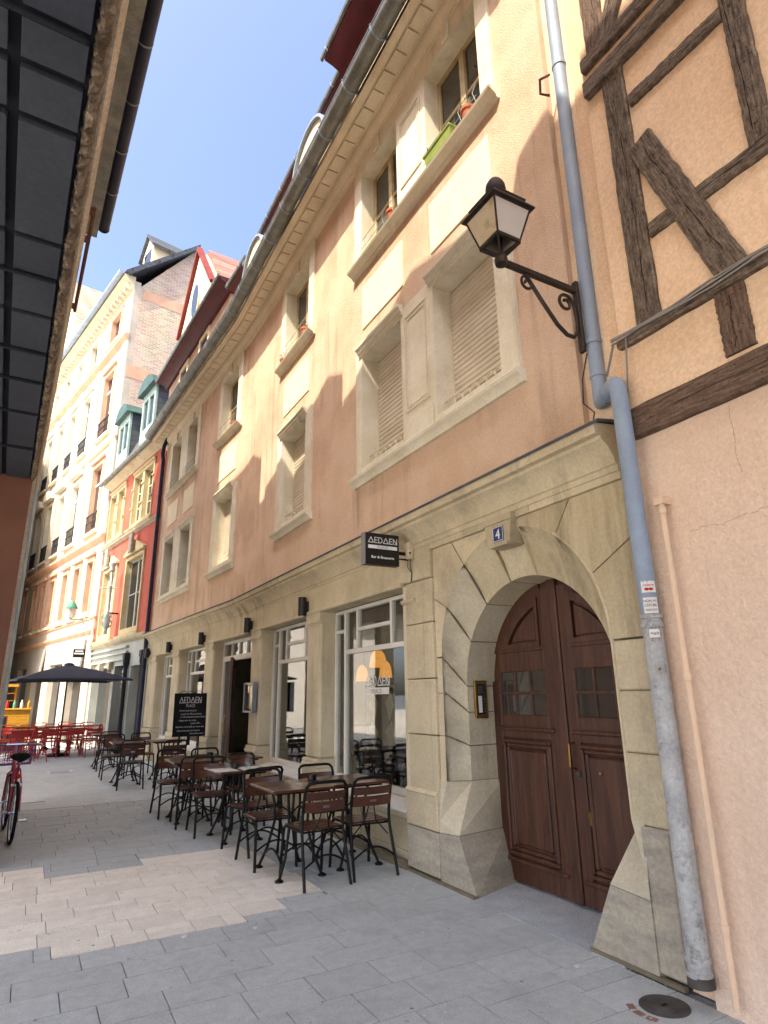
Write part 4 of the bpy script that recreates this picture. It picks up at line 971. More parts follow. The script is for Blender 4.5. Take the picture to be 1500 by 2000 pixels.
for y0 in ys[5:-1]:
    if rnd.random() < .7: MB().tube([(-3.5, y0, ZS-.004), (-.05, y0 + rnd.uniform(-.01, .01), ZS-.006)], .011, 6).put('ceiling_strip', 'soffit_joint', ARC, FL)
m = MB()                                                               # broken plaster edge of the floor
n = 520
for i in range(n):
    y0, y1 = -1 + 8.8*i/n, -1 + 8.8*(i+1)/n
rows = []
for i in range(n+1):
    yy = -1 + 8.8*i/n; j = lambda a: rnd.uniform(-a, a)
    rows.append([(-.022+j(.006), yy, ZS+.035), (-.012+j(.008), yy+j(.008), ZS+.006+j(.012)), (.008+j(.008), yy+j(.008), ZS+.012+j(.014)), (.024+j(.007), yy+j(.008), ZS+.04+j(.012)), (.034+j(.004), yy, ZS+.09)])
for a, b in zip(rows, rows[1:]):
    for k in range(4): m.quad(a[k], b[k], b[k+1], a[k+1])
m.put('broken_plaster', 'rubble', ARC, FL, smooth=0)
MB().box(-.3, .0, -5, 10.6, ZS+.09, 9.55).put('wall', 'left_cream', ARC, FL, smooth=0)
for prof in ([(0, 4.1), (.045, 4.1), (.06, 4.13), (.06, 4.34), (.075, 4.36), (.075, 4.40), (.03, 4.43), (0, 4.43)], [(0, 4.95), (.03, 4.95), (.05, 5.0), (.05, 5.05), (0, 5.07)]):
    m = MB().prism([(p[0], p[1]) for p in prof], -3, 10.6, 'y'); m.put('moulding', 'left_cream', ARC, FL)
MB().box(-.3, .40, -5, 10.5, 9.55, 9.66).put('eave_soffit', 'zinc_dark', ARC, FL, smooth=0)
gp = [(.485 + .10*math.cos(R(a)), 9.78 + .11*math.sin(R(a))) for a in range(180, 361, 20)]
MB().prism(gp + [(.585, 9.80), (.575, 9.80)] + [(.485 + .09*math.cos(R(a)), 9.785 + .10*math.sin(R(a))) for a in range(360, 179, -20)], -5, 10.45, 'y').put('gutter', 'gutter_blue', ARC, FL)
MB().lathe([(0, 0), (.11, 0), (.11, .01), (0, .01)], 20).put('gutter_end', 'gutter_blue', ARC, FL @ T(.485, 10.45, 9.76) @ Matrix.Rotation(R(90), 4, 'X') @ Matrix.Diagonal((.94, 1, 1, 1)))
y = -1.0
gb = MB().prism([(.485 + .105*math.cos(R(a)), 9.78 + .115*math.sin(R(a))) for a in range(180, 361, 20)] + [(.485 + .098*math.cos(R(a)), 9.78 + .108*math.sin(R(a))) for a in range(360, 179, -20)], -.012, .012, 'y').mesh('gutter_bracket', 'zinc_dark', smooth=0)
while y < 10.3: link('gutter_bracket', gb, ARC, FL @ T(0, y, 0)); y += .95
MB().tube([(.20, 7.0, 7.30), (.20, 9.35, 7.27)], .024, 8).put('rusty_pipe', 'rust', ARC, FL)
for yy in (7.05, 7.6, 9.25): MB().box(0, .215, yy-.03, yy+.03, 7.25, 7.325).put('pipe_clip', 'rust', ARC, FL, smooth=0)
MB().box(-1.3, 0.0, 7.75, 10.6, 0, ZS+.1).put('pier', 'left_brown', ARC, FL, smooth=0)
MB().box(-.02, .035, 7.9, 10.6, .0, 4.2).put('corner_strip', 'left_cream', ARC, FL, smooth=0)
MB().tube([(.055, 8.6, .05), (.055, 8.6, 9.6)], .026, 10).put('downpipe', 'lamp_pale', ARC, FL)
roof = MB().prism([(.50, 9.83), (-4.5, 14.9), (-9, 9.83)], -5, 10.55, 'y'); roof.put('roof', 'roof_tile_plain', ARC, FL, smooth=0)
DZ, DY = 5.72, -1.91                                                   # unseen dormers and parapet along the eave, shaped to cast the facade shadow
def dorm(pts, name='dormer'):
    q = [(a + DY, b + DZ) for a, b in pts]; q = [(q[0][0], 10.4)] + q + [(q[-1][0], 10.4)]
    return MB().prism(q, -.62, -.38, 'x').put(name, 'left_cream', ARC, I4, smooth=0)
dorm([(-2.9, 6.42), (2.85, 6.42), (3.02, 6.47), (3.40, 6.31), (3.46, 6.13)], 'parapet')
dorm([(3.50, 5.75), (4.675, 6.21), (5.32, 6.38), (5.51, 6.28), (5.77, 6.15), (6.18, 5.90), (6.70, 5.61), (7.20, 5.5)])
dorm([(7.243, 5.96), (7.786, 6.16), (8.254, 5.97), (9.842, 5.41), (10.6, 5.26)])
dorm([(10.955, 5.96), (11.52, 6.21), (12.5, 5.99), (12.9, 5.98)])
TALL = thing('tall_house', 'tall pale house along the left side beyond the overhang, seen almost edge on', 'house', T(-2, 16, 0))
MB().prism([(11.78, 3.5), (20.42, 3.5), (20.42, 11.3), (18.9, 12.75), (18.3, 14.3), (11.78, 14.5)], -5, -.12, 'x').put('wall', 'left_wall', TALL, FL, smooth=0)
MB().prism([(10.6, 0), (11.78, 0), (11.78, 10.2), (10.6, 10.2)], -1.3, -.15, 'x').put('wall', 'left_cream', TALL, FL, smooth=0)
for z0 in (4.6, 8.0, 11.2):
    for i in range(4):
        y0 = 12.5 + i*1.95
        wn_ = MB().box(-.13, -.07, y0-.12, y0+1.12, z0-.12, z0+1.9).put('window', 'frame_stone', TALL, FL, smooth=0)
        MB().box(-.10, -.066, y0, y0+1.0, z0, z0+1.75).put('pane', 'glass_dark', wn_, FL, smooth=0)
for y0 in (12.0, 14.75, 17.5, 20.2):                                   # open arcade added under the house to let daylight in
    for x0 in (-.35, -4.8): MB().cbox(x0-.2, x0+.2, y0-.2, y0+.2, 0, 3.5, .03).put('unseen_column', 'frame_stone', TALL, FL, smooth=0)
FARL = thing('corner_house', 'cream house past the side street on the far left', 'house', T(-4, 34, 0))
MB().prism([(31.35, 0), (52, 0), (52, 15), (36.5, 15), (35.1, 13.5), (31.35, 8.4)], -9, .0, 'x').put('wall', 'left_wall', FARL, FL, smooth=0)

# ------------------------------------------------------------------ red house
RED = thing('red_house', 'narrow red plastered house with yellow stone windows and slate dormers', 'house', T(2.6, 22, 0))
U = [(1.05, 1.95), (2.15, 3.05), (4.15, 4.95), (5.15, 5.95)]
L1 = [(1.25, 2.95), (4.2, 5.7)]
MB().plate(0.02, 6.28, 3.40, 9.45, [(a, b, 7.35, 9.1) for a, b in U] + [(a, b, 3.75, 6.05) for a, b in L1], 0, -.22, reveal=False).put('wall', 'red_wall', RED, FRED, smooth=0)
for a, b in ((1.05, 3.05), (4.15, 5.95)):
    w = MB().plate(a-.09, b+.09, 7.24, 9.20, [(a, a+.9 if a < 3 else a+.8, 7.35, 9.1), (b-.9 if a < 3 else b-.8, b, 7.35, 9.1)], .04, -.18).put('window', 'yellow_stone', RED, FRED, smooth=0)
    MB().sweep([(.0, 9.22), (.05, 9.22), (.09, 9.26), (.09, 9.29), (.0, 9.31)], a-.12, b+.12).put('hood_moulding', 'yellow_stone', w, FRED)
    MB().sweep([(.03, 7.07), (.10, 7.09), (.14, 7.14), (.14, 7.19), (.03, 7.2)], a-.28, b+.28).put('sill', 'yellow_stone', w, FRED)
    for x0 in ((a, b-.9) if a < 3 else (a, b-.8)):
        x1 = x0 + (.9 if a < 3 else .8); casement(x0, x1, 7.35, 9.1, w, FRED, o=-.12, mat='cream_frame', bars=3)
        for xx in (x0 - .06, x1 + .06):
            for zz in (7.9, 8.6): MB().cbox(xx-.04, xx+.04, .04, .10, zz, zz+.09, .02).put('shutter_stop', 'yellow_stone', w, FRED)
for a, b in L1:
    w = MB().plate(a-.11, b+.11, 3.58, 6.16, [(a, b, 3.75, 6.05)], .05, -.18).put('window', 'yellow_stone', RED, FRED, smooth=0)
    MB().prism([(a-.2, 6.20), (b+.2, 6.20), (b+.2, 6.27), ((a+b)/2, 6.66), (a-.2, 6.27)], .0, .12).put('pediment', 'yellow_stone', w, FRED, smooth=0)
    MB().prism([((a+b)/2-.14, 6.22), ((a+b)/2+.14, 6.22), ((a+b)/2+.17, 6.85), ((a+b)/2-.17, 6.85)], .17, .25).put('carved_keystone', 'sandstone_dark', w, FRED, smooth=0)
    casement(a, b, 3.75, 6.05, w, FRED, o=-.12, mat='cream_frame' if a > 3 else 'grey_paint', bars=2)
    MB().cbox(a-.3, b+.3, .04, .14, 3.47, 3.55, .02).put('sill', 'yellow_stone', w, FRED)
MB().sweep([(-.1, 6.95), (.03, 6.95), (.06, 6.99), (.12, 7.03), (.12, 7.06), (-.1, 7.09)], 0.02, 6.28).put('string_course', 'sandstone_dark', RED, FRED)
MB().sweep([(-.1, 9.45), (.02, 9.45), (.06, 9.50), (.20, 9.56), (.30, 9.60), (.30, 9.64), (-.1, 9.64)], -.0, 6.3).put('eave_moulding', 'stone_paint', RED, FRED)
MB().sweep([(.30 + .09*(1+math.cos(R(a))), 9.70 + .09*math.sin(R(a))) for a in range(180, 361, 20)] + [(.30 + .09*(1+.85*math.cos(R(a))), 9.705 + .075*math.sin(R(a))) for a in range(360, 179, -20)], -.02, 6.35).put('gutter', 'zinc_dark', RED, FRED)
MB().sweep([(.30, 9.64), (-.9, 12.6), (-4, 14.2), (-4, 9.64)], 0.0, 6.3).put('roof', 'slate_far', RED, FRED, smooth=0)
for a, b in ((1.35, 2.75), (4.25, 5.65)):
    d = MB().plate(a, b, 10.15, 12.15, [(a+.14, (a+b)/2-.05, 10.7, 11.85), ((a+b)/2+.05, b-.14, 10.7, 11.85)], .12, .04).put('dormer', 'teal_wood', RED, FRED, smooth=0)
    for x0, x1 in ((a+.14, (a+b)/2-.05), ((a+b)/2+.05, b-.14)): MB().box(x0, x1, .06, .066, 10.7, 11.85).put('pane', 'glass_dark', d, FRED, smooth=0)
    MB().box(a+.01, b-.01, -1.6, .035, 10.0, 12.3).put('cheek', 'slate_far', d, FRED, smooth=0)
    m_ = (a+b)/2
    MB().prism([(a-.16, 12.12), (b+.16, 12.12), (b-.05, 12.45), (m_+.25, 12.62), (m_-.25, 12.62), (a+.05, 12.45)], -1.7, .30).put('hood', 'green_hood', d, FRED, smooth=0)
# its ground floor
MB().plate(0.02, 6.28, 0, 3.40, [(.35, 1.55, .0, 2.55), (2.35, 3.3, 0, 2.6), (3.6, 6.0, .3, 2.6)], -.02, -.35).put('shop_front', 'grey_paint', RED, FRED, smooth=0)
MB().sweep([(-.02, 3.30), (.10, 3.34), (.16, 3.40), (.18, 3.47), (-.02, 3.49)], -.02, 6.3).put('cornice', 'stone_paint', RED, FRED)
MB().box(.35, 1.55, -.3, -.28, 0, 2.55).put('pane', 'glass_milky', RED, FRED, smooth=0); MB().box(3.6, 6.0, -.3, -.28, .3, 2.6).put('pane', 'glass_dark', RED, FRED, smooth=0)
MB().box(2.35, 3.3, -.34, -.3, 0, 2.6).put('door', 'ink', RED, FRED, smooth=0)
for a in (0.12, 1.72):
    m = MB().cbox(a, a+.2, -.02, .14, 0, .5, .02); m.lathe([(.075, .5), (.085, .55), (.07, .6), (.062, 2.45), (.08, 2.55), (.10, 2.62), (.10, 2.75)], 12, (a+.1, .06, 0)); m.cbox(a-.01, a+.21, -.02, .16, 2.75, 2.95, .02)
    m.put('iron_column', 'iron_grey', RED, FRED)
for k, zz in enumerate((2.75, 2.95, 3.12)): MB().sweep([(-.02, zz), (.05+.02*k, zz+.01), (.05+.02*k, zz+.07), (-.02, zz+.09)], 1.95, 6.2).put('fascia_moulding', 'grey_paint', RED, FRED)
for a in (3.45, 4.6, 5.7): MB().prism([(a, 2.5), (a+.12, 2.5), (a+.15, 2.75), (a-.03, 2.75)], -.02, .14).put('console', 'stone_paint', RED, FRED, smooth=0)
for zz in (1.9, 2.05, 2.2, 2.35): MB().sweep([(-.02, zz), (.03, zz+.02), (-.02, zz+.14)], 1.95, 2.3).put('louvre', 'grey_paint', RED, FRED, smooth=0)

# ------------------------------------------------------------------ tall pale building with brick side wall
WHT = thing('pale_building', 'tall pale stone building with brick side wall, balconies and dentilled eaves', 'building', T(0, 32, 0))
MB().prism([(-.24, 0), (-.24, 19.10), (-2.7, 22.4), (-6.5, 22.4), (-6.5, 0)], 0, 17, 'x').put('brick_wall', 'brick_far', WHT, FWH, smooth=0)
for z0, z1, o1, o0 in ((18.55, 19.05, -.4, -3.6), (14.6, 15.2, -.02, -4.5)): MB().box(-.012, -.002, o0, o1, z0, z1).put('render_band', 'pink_stone', WHT, FWH, smooth=0)
C = [(1.30, 2.60), (4.5, 5.6), (6.9, 7.9), (9.1, 10.1), (11.3, 12.3), (13.5, 14.5)]
rowz = [(4.85, 6.85), (8.3, 11.1), (12.6, 15.5), (17.2, 18.5)]
C1 = [(1.0, 1.75), (2.75, 3.5), (4.5, 5.25), (6.6, 7.35), (8.2, 8.95), (9.8, 10.55), (12, 12.75)]
holes = [(a, b, *rowz[0]) for a, b in C1] + [(a, b, *rz) for rz in rowz[1:] for a, b in C]
MB().plate(0.0, 17, 3.9, 19.3, holes, .03, -.25, reveal=False).put('wall', 'pale_wall', WHT, FWH, smooth=0)
MB().plate(0.0, 17, 0, 3.9, [(.8, 2.6, 0, 3.0), (3.6, 5.6, .3, 3.0), (6.6, 8.4, .3, 3.0), (9.4, 11.5, .3, 3.0)], .03, -.3).put('shop_front', 'pale_wall', WHT, FWH, smooth=0)
for a, b in ((.8, 2.6), (3.6, 5.6), (6.6, 8.4), (9.4, 11.5)): MB().box(a, b, -.2, -.19, 0, 3.0).put('pane', 'glass_dark', WHT, FWH, smooth=0)
for a, b in ((.7, 2.7), (6.5, 9.0)): MB().prism([(.04, 3.75), (.10, 3.75), (.22, 2.45), (.16, 2.45)], a, b, 'x').put('blind', 'grey_blind', WHT, FWH, smooth=0)
for ri_, rz in enumerate(rowz):
    for ci, (a, b) in enumerate(C1 if ri_ == 0 else C):
        st_ = 'pink_stone' if (ci == 0 or ri_ == 0) else 'frame_stone'
        w = MB().plate(a-.16, b+.16, rz[0]-.15, rz[1]+.16, [(a, b, *rz)], .07, -.2).put('window', st_, WHT, FWH, smooth=0)
        MB().box(a, b, -.15, -.14, rz[0], rz[1]).put('pane', 'glass_dark', w, FWH, smooth=0)
        f_ = MB().box((a+b)/2-.04, (a+b)/2+.04, -.14, -.10, rz[0], rz[1]).box(a, b, -.139, -.101, rz[1]-.75, rz[1]-.68) if ri_ in (1, 2) else MB().box((a+b)/2-.035, (a+b)/2+.035, -.14, -.10, rz[0], rz[1])
        f_.put('frame', 'white_paint', w, FWH, smooth=0)
        MB().cbox(a-.24, b+.24, .03, .18, rz[0]-.26, rz[0]-.15, .02).put('sill', 'frame_stone', w, FWH)
        if ri_ in (1, 2):
            gm = MB()
            for i in range(9): gm.box(a + (b-a)*i/8-.012, a + (b-a)*i/8+.012, .08, .10, rz[0]-.14, rz[0]+.62)
            gm.box(a-.05, b+.05, .075, .11, rz[0]+.62, rz[0]+.68); gm.box(a-.05, b+.05, .075, .11, rz[0]+.3, rz[0]+.33); gm.put('balcony_rail', 'iron_grey', w, FWH, smooth=0)
        if ri_ == 1 and ci >= 1:
            pts = [((a+b)/2 + (.5*(b-a)+.3)*math.cos(R(t)), rz[1]+.30 + .5*math.sin(R(t))) for t in range(0, 181, 20)]
            MB().prism(pts, .06, .30).put('pediment', 'frame_stone', w, FWH, smooth=0)
        elif ri_ in (0, 1, 2):
            MB().cbox(a-.22, b+.22, .06, .17, rz[1]+.2, rz[1]+.34, .02).put('hood_moulding', st_, w, FWH)
for z, h, pr in ((3.9, .22, .14), (4.45, .12, .10), (7.45, .3, .20), (11.7, .2, .12), (16.35, .32, .22)):
    MB().sweep([(.02, z), (.06, z+.02), (pr, z+h*.6), (pr, z+h*.85), (.02, z+h)], -.03, 17).put('string_course', 'pink_stone', WHT, FWH)
for a in (.02, 3.4, 6.1, 8.4, 10.6, 12.8, 15.3): MB().box(a, a+.55, .03, .09, 7.8, 16.3).put('pilaster_strip', 'white_paint' if a < 1 else 'pale_wall', WHT, FWH, smooth=0)
MB().sweep([(.02, 18.95), (.10, 19.0), (.14, 19.1), (.45, 19.3), (.5, 19.36), (.5, 19.44), (.02, 19.46)], -.05, 17).put('eave_cornice', 'stone_paint', WHT, FWH)
dn = MB().cbox(0, .2, .03, .30, 18.98, 19.18, .015).mesh('dentil', 'frame_stone', smooth=0)
x = .1
while x < 16.8: link('dentil', dn, WHT, FWH @ T(x)); x += .42
MB().sweep([(.5 + .12*(1+math.cos(R(a))), 19.52 + .12*math.sin(R(a))) for a in range(180, 361, 20)] + [(.74, 19.56), (.5, 19.56)], -.05, 17).put('gutter', 'zinc', WHT, FWH)
MB().sweep([(.5, 19.5), (-2.7, 22.55), (-2.7, 22.3), (.3, 19.4)], -.25, 17).put('roof', 'slate_far', WHT, FWH, smooth=0)
d = MB().prism([(.9, 21.2), (2.3, 21.2), (2.3, 22.3), (1.6, 23.1), (.9, 22.3)], -2.6, -.9).put('roof_dormer', 'panel_cream', WHT, FWH, smooth=0)
MB().box(1.15, 2.05, -.895, -.885, 21.5, 22.3).put('pane', 'glass_dark', d, FWH, smooth=0)
MB().prism([(.7, 22.1), (1.6, 23.15), (2.5, 22.1), (2.5, 22.25), (1.6, 23.3), (.7, 22.25)], -3, -.75).put('dormer_roof', 'slate_far', d, FWH, smooth=0)
gb_ = MB().prism([(8.7, 19.5), (14.4, 19.5), (11.6, 25.4)], -.6, .1).put('gable', 'panel_cream', WHT, FWH, smooth=0)
MB().prism([(8.4, 19.5), (11.6, 25.9), (14.7, 19.5), (14.3, 19.5), (11.6, 25.3), (8.8, 19.5)], -5, .16).put('gable_roof', 'tile_cream', gb_, FWH, smooth=0)

# ------------------------------------------------------------------ wall lamp
LP = thing('wall_lamp', 'old four-sided lantern on a scrolled iron bracket beside the rain pipe', 'lamp', T(3.30, 2.84, 4.55))
cx, cy = 2.58, 2.84
MB().cbox(3.30, 3.335, 2.815, 2.865, 4.04, 4.66, .006).put('wall_plate', 'lamp_iron', LP)
MB().bar((3.30, cy, 4.575), (2.60, cy, 4.575), .038, .04).put('arm', 'lamp_iron', LP, smooth=0)
MB().tube([(3.28, cy, 4.20), (3.24, cy, 4.15), (3.17, cy, 4.15), (3.08, cy, 4.21), (2.95, cy, 4.36), (2.84, cy, 4.50), (2.80, cy, 4.545)], .016, 8).put('brace', 'lamp_iron', LP)
def spiral(x, z, r0, turns, a0, sgn=1, n=26):
    return [(x + r0*(1-.72*i/n)*math.cos(R(a0 + sgn*360*turns*i/n)), cy, z + r0*(1-.72*i/n)*math.sin(R(a0 + sgn*360*turns*i/n))) for i in range(n+1)]
MB().tube(spiral(2.815, 4.475, .065, 1.35, 70, 1), .011, 7).put('scroll', 'lamp_iron', LP)
MB().tube(spiral(3.19, 4.43, .085, 1.4, -10, 1), .013, 7).put('scroll', 'lamp_iron', LP)
MB().tube([(3.28, cy, 4.20), (3.29, cy, 4.30), (3.275, cy, 4.43)], .013, 7).put('scroll', 'lamp_iron', LP)
MB().lathe([(.02, -.05), (.045, -.04), (.05, 0), (.04, .03), (.02, .05), (.015, .07)], 10).put('hub', 'lamp_iron', LP, T(cx, cy, 4.59))
zt, zb, wt, wb = 4.97, 4.715, .165, .10
def q4(w_, z): return [(cx-w_, cy-w_, z), (cx+w_, cy-w_, z), (cx+w_, cy+w_, z), (cx-w_, cy+w_, z)]
Tt, Bb = q4(wt, zt), q4(wb, zb)
for i in range(4):
    MB().tube([Bb[i], Tt[i]], .008, 6).put('corner_bar', 'lamp_iron', LP)
    MB().tube([(cx, cy, 4.63), Bb[i]], .010, 6).put('stay', 'lamp_iron', LP)
    j = (i+1) % 4
    MB().bar(Bb[i], Bb[j], .022, .024).put('bottom_rail', 'lamp_iron', LP, smooth=0)
    MB().bar(Tt[i], Tt[j], .02, .02).put('top_rail', 'lamp_iron', LP, smooth=0)
    k = .93; sh = lambda p, z: (cx + (p[0]-cx)*k, cy + (p[1]-cy)*k, z)
    pa = MB().add([Bb[i], Bb[j], Tt[j], Tt[i]], [(0,1,2,3)]).put('pane', 'lamp_panel' if i in (3, 2) else 'lamp_panel_clean', LP, smooth=0)
rf = MB()
lv = [(.192, 4.972), (.192, 4.985), (.145, 5.05), (.15, 5.06), (.15, 5.07), (.09, 5.13), (.08, 5.145)]
for (a, za), (b, zb_) in zip(lv, lv[1:]):
    A_, B_ = q4(a, za), q4(b, zb_)
    for i in range(4): rf.quad(A_[i], A_[(i+1) % 4], B_[(i+1) % 4], B_[i])
rf.add(q4(.192, 4.972), [(0,1,2,3)]); rf = rf.put('roof', 'lamp_iron', LP, smooth=0)
MB().lathe([(.06, 5.14), (.075, 5.16), (.078, 5.20), (.072, 5.25), (.05, 5.29), (.025, 5.305), (0, 5.31)], 14).put('finial', 'lamp_iron', rf, T(cx, cy, 0))

# ------------------------------------------------------------------ projecting bar sign
y0 = 5.47
SG = thing('bar_sign', 'square black projecting sign with white lettering above the shop window', 'sign', T(3.30, y0, 2.95))
MB().cbox(2.80, 3.20, y0-.045, y0+.045, 2.87, 3.20, .006).put('box', 'sign_black', SG)
MB().box(2.795, 2.80, y0-.046, y0+.046, 2.868, 3.202).put('side_strip', 'sign_side', SG, smooth=0)
fy = y0 - .0465
link('lettering', aedaen(.335, .055, .008).mesh('lettering', 'sign_white', smooth=0), SG, T(2.834, fy, 3.098))
MB().box(2.832, 3.172, fy-.001, fy+.0005, 3.035, 3.072).put('white_band', 'sign_white', SG, smooth=0)
text_mesh('lettering', 'PLACE', .034, 'sign_grey', T(3.0, fy-.0025, 3.042), SG, sx=1.25, ext=.0006)
text_mesh('lettering', 'Bar & Brasserie', .038, 'sign_white', T(3.0, fy-.001, 2.935), SG, sx=1.12, ext=.0006, offset=.0006)
MB().box(3.20, 3.33, y0-.018, y0+.018, 3.005, 3.035).box(3.20, 3.33, y0-.018, y0+.018, 2.955, 2.965).put('bracket', 'black_iron', SG, smooth=0)
jb = MB().cbox(3.29, 3.362, y0-.075, y0+.03, 2.96, 3.14, .012).put('junction_box', 'box_cream', SG)
MB().lathe([(0, 0), (.012, 0), (.012, .008), (0, .01)], 10).put('red_lamp', 'sticker_red', jb, T(3.31, y0-.076, 3.02) @ Matrix.Rotation(R(90), 4, 'X'))
MB().tube([(3.33, y0-.05, 2.96), (3.325, y0-.05, 2.90), (3.34, y0-.04, 2.86), (3.355, y0-.03, 2.80), (3.35, y0-.02, 2.72)], .006, 5).put('cable', 'cable', SG)
MB().tube([(3.32, y0-.02, 2.96), (3.32, y0-.01, 2.88), (3.345, y0-.03, 2.83)], .005, 5).put('cable', 'cable', SG)

# ------------------------------------------------------------------ wall sconces, menu box
def sconce(s_, label):
    F = fr(s_); r = .06
    root = thing('wall_sconce', label, 'sconce', F @ T(s_, .02, 2.70), 'black wall sconces along the shop front')
    mx = F @ T(s_, .095, 2.69)
    MB().lathe([(r-.012, .0), (r, .002), (r, .265), (r-.012, .268)], 16).put('body', 'sign_black', root, mx)
    MB().lathe([(0, -.004), (.03, -.004), (.03, .002), (0, .002)], 12).put('lens', 'white_enamel', root, mx)
    MB().cbox(s_-.035, s_+.035, .005, .05, 2.74, 2.90, .005).put('back_plate', 'sign_black', root, F)
for s_, lb in ((8.33, 'black cylinder sconce on the pilaster nearest the projecting sign'), (11.0, 'black cylinder sconce on the pilaster carrying the menu box'), (13.95, 'black cylinder sconce on the pilaster above the chalkboard'),
               (16.72, 'black cylinder sconce on the pilaster left of the chalkboard'), (19.1, 'black cylinder sconce at the far end beside the dark rain pipe')): sconce(s_, lb)
MN = thing('menu_case', 'steel glazed menu case hung on the pilaster beside the open shop door', 'menu case', FA @ T(10.72, 0, 1.57))
m = MB().box(10.46, 10.98, .035, .11, 1.33, 1.36).box(10.46, 10.98, .035, .11, 1.79, 1.82).box(10.46, 10.50, .035, .109, 1.36, 1.79).box(10.94, 10.98, .035, .109, 1.36, 1.79)
m.put('case_frame', 'sign_side', MN, FA, smooth=0); MB().box(10.47, 10.97, .032, .04, 1.34, 1.81).put('case_back', 'iron_grey', MN, FA, smooth=0)
for a, b in ((10.53, 10.70), (10.74, 10.91)): MB().box(a, b, .041, .043, 1.39, 1.76).put('menu_page', 'sticker_white', MN, FA, smooth=0)
MB().box(10.50, 10.94, .10, .104, 1.36, 1.79).put('pane', 'glass', MN, FA, smooth=0)

# ------------------------------------------------------------------ chalkboard
CB = thing('chalkboard', 'black chalkboard on a thin stand with chalk lettering in front of the shop', 'chalkboard', T(2.82, 13.0, 0))
BX = T(2.82, 13.0, 0) @ RZ(0) @ Matrix.Rotation(R(-4), 4, 'X')
MB().cbox(-.315, .315, -.015, .015, .86, 1.675, .004).put('board', 'board_black', CB, BX)
m = MB()
for sx in (-1, 1):
    m.bar((sx*.20, .03, .02), (sx*.18, .03, .9), .025, .025); m.bar((sx*.2, .45, .02), (sx*.18, .04, .95), .02, .02)
m.put('stand', 'black_iron', CB, T(2.82, 13.0, 0), smooth=0)
m = MB(); m.tube([(-.22 + .44*i/12, 0, 1.675 + .045*abs(math.sin(i*math.pi/4))) for i in range(13)], .006, 5); m.put('scroll_top', 'black_iron', CB, BX)
link('lettering', aedaen(.42, .105, .012).mesh('lettering', 'chalk', smooth=0), CB, BX @ T(-.215, -.0165, 1.49))
text_mesh('lettering', 'PLACE', .075, 'chalk', BX @ T(0, -.0165, 1.41), CB, sx=.8)
for z, txt, x in ((1.33, '-Ouvert tous les jours', -.05), (1.265, 'a partir de 10h en semaine', .02), (1.21, 'et 14h dimanche et jours feries', .05), (1.145, '-Happy hour en soiree', -.05), (1.09, "jusqu'a 20h ...", .12), (1.025, '-Reservez votre table sur notre site', 0), (.955, '-Retrouvez nous sur internet', -.02), (.90, 'www.aedaen.com', .14)):
    text_mesh('lettering', txt, .046, 'chalk', BX @ T(x, -.0165, z), CB, shear=.3, sx=.82)
MB().box(-.03, .03, .02, .05, .70, .86).put('post', 'black_iron', CB, BX, smooth=0)

# ------------------------------------------------------------------ café furniture
def make_chair(mat_frame, mat_wood):
    root = link('bistro_chair', None); root['category'] = 'chair'
    r = .0145
    for sx in (-1, 1):
        MB().tube([(sx*.222, -.115, 0), (sx*.212, -.05, .22), (sx*.203, .005, .42), (sx*.20, .012, .50), (sx*.20, .0, .62)], r, 7).put('leg', mat_frame, root)
        MB().tube([(sx*.21, .47, 0), (sx*.203, .445, .30), (sx*.20, .435, .39), (sx*.20, .415, .425), (sx*.20, .37, .44), (sx*.20, .01, .442)], r, 7).put('leg', mat_frame, root)
        MB().tube([(sx*.19, .02, .33), (sx*.06, .01, .46), (sx*.02, -.02, .62)], .006, 5).put('strut', mat_frame, root)
    hp = [(-.20, .0, .62), (-.20, -.035, .76), (-.195, -.055, .81), (-.17, -.068, .838), (-.13, -.072, .845), (.13, -.072, .845), (.17, -.068, .838), (.195, -.055, .81), (.20, -.035, .76), (.20, .0, .62)]
    MB().tube(hp, r, 7).put('back_frame', mat_frame, root)
    MB().tube([(-.2, .405, .43), (.2, .405, .43)], .009, 6).put('seat_rail', mat_frame, root)
    MB().tube([(-.2, .03, .43), (.2, .03, .43)], .009, 6).put('seat_rail', mat_frame, root)
    sl = MB().cbox(-.205, .205, -.041, .041, .440, .458, .004).mesh('seat_slat', mat_wood, smooth=0)
    for i in range(4): link('seat_slat', sl, root, T(0, .075 + i*.096, 0))
    for z0, z1, yb in ((.695, .765, -.022), (.595, .685, -.005)):
        m_ = MB(); n = 8
        for i in range(n):
            xa, xb = -.195 + .39*i/n, -.195 + .39*(i+1)/n
            f = lambda x: yb - .030*(1 - (x/.195)**2)
            for y_off, sgn in ((0, 1), (-.012, -1)):
                m_.quad((xa, f(xa)+y_off, z0), (xb, f(xb)+y_off, z0), (xb, f(xb)+y_off-.02*(z1-z0)/.07, z1), (xa, f(xa)+y_off-.02*(z1-z0)/.07, z1))
            e = .02*(z1-z0)/.07
            m_.quad((xa, f(xa), z0), (xb, f(xb), z0), (xb, f(xb)-.012, z0), (xa, f(xa)-.012, z0))
            m_.quad((xa, f(xa)-e, z1), (xb, f(xb)-e, z1), (xb, f(xb)-.012-e, z1), (xa, f(xa)-.012-e, z1))
        s_ = m_.put('back_slat', mat_wood, root)
        if z0 < .6: MB().cbox(-.032, .032, yb-.058, yb-.053, .632, .652, .001).put('name_plate', 'chrome' if mat_frame == 'black_iron' else 'red_iron', s_)
    for y_, zz in ((.455, .17), (-.07, .17)):
        MB().tube([(-.205 + .41*i/10, y_, zz + .085*math.sin(math.pi*i/10)) for i in range(11)], .009, 6).put('arch_brace', mat_frame, root)
    return root
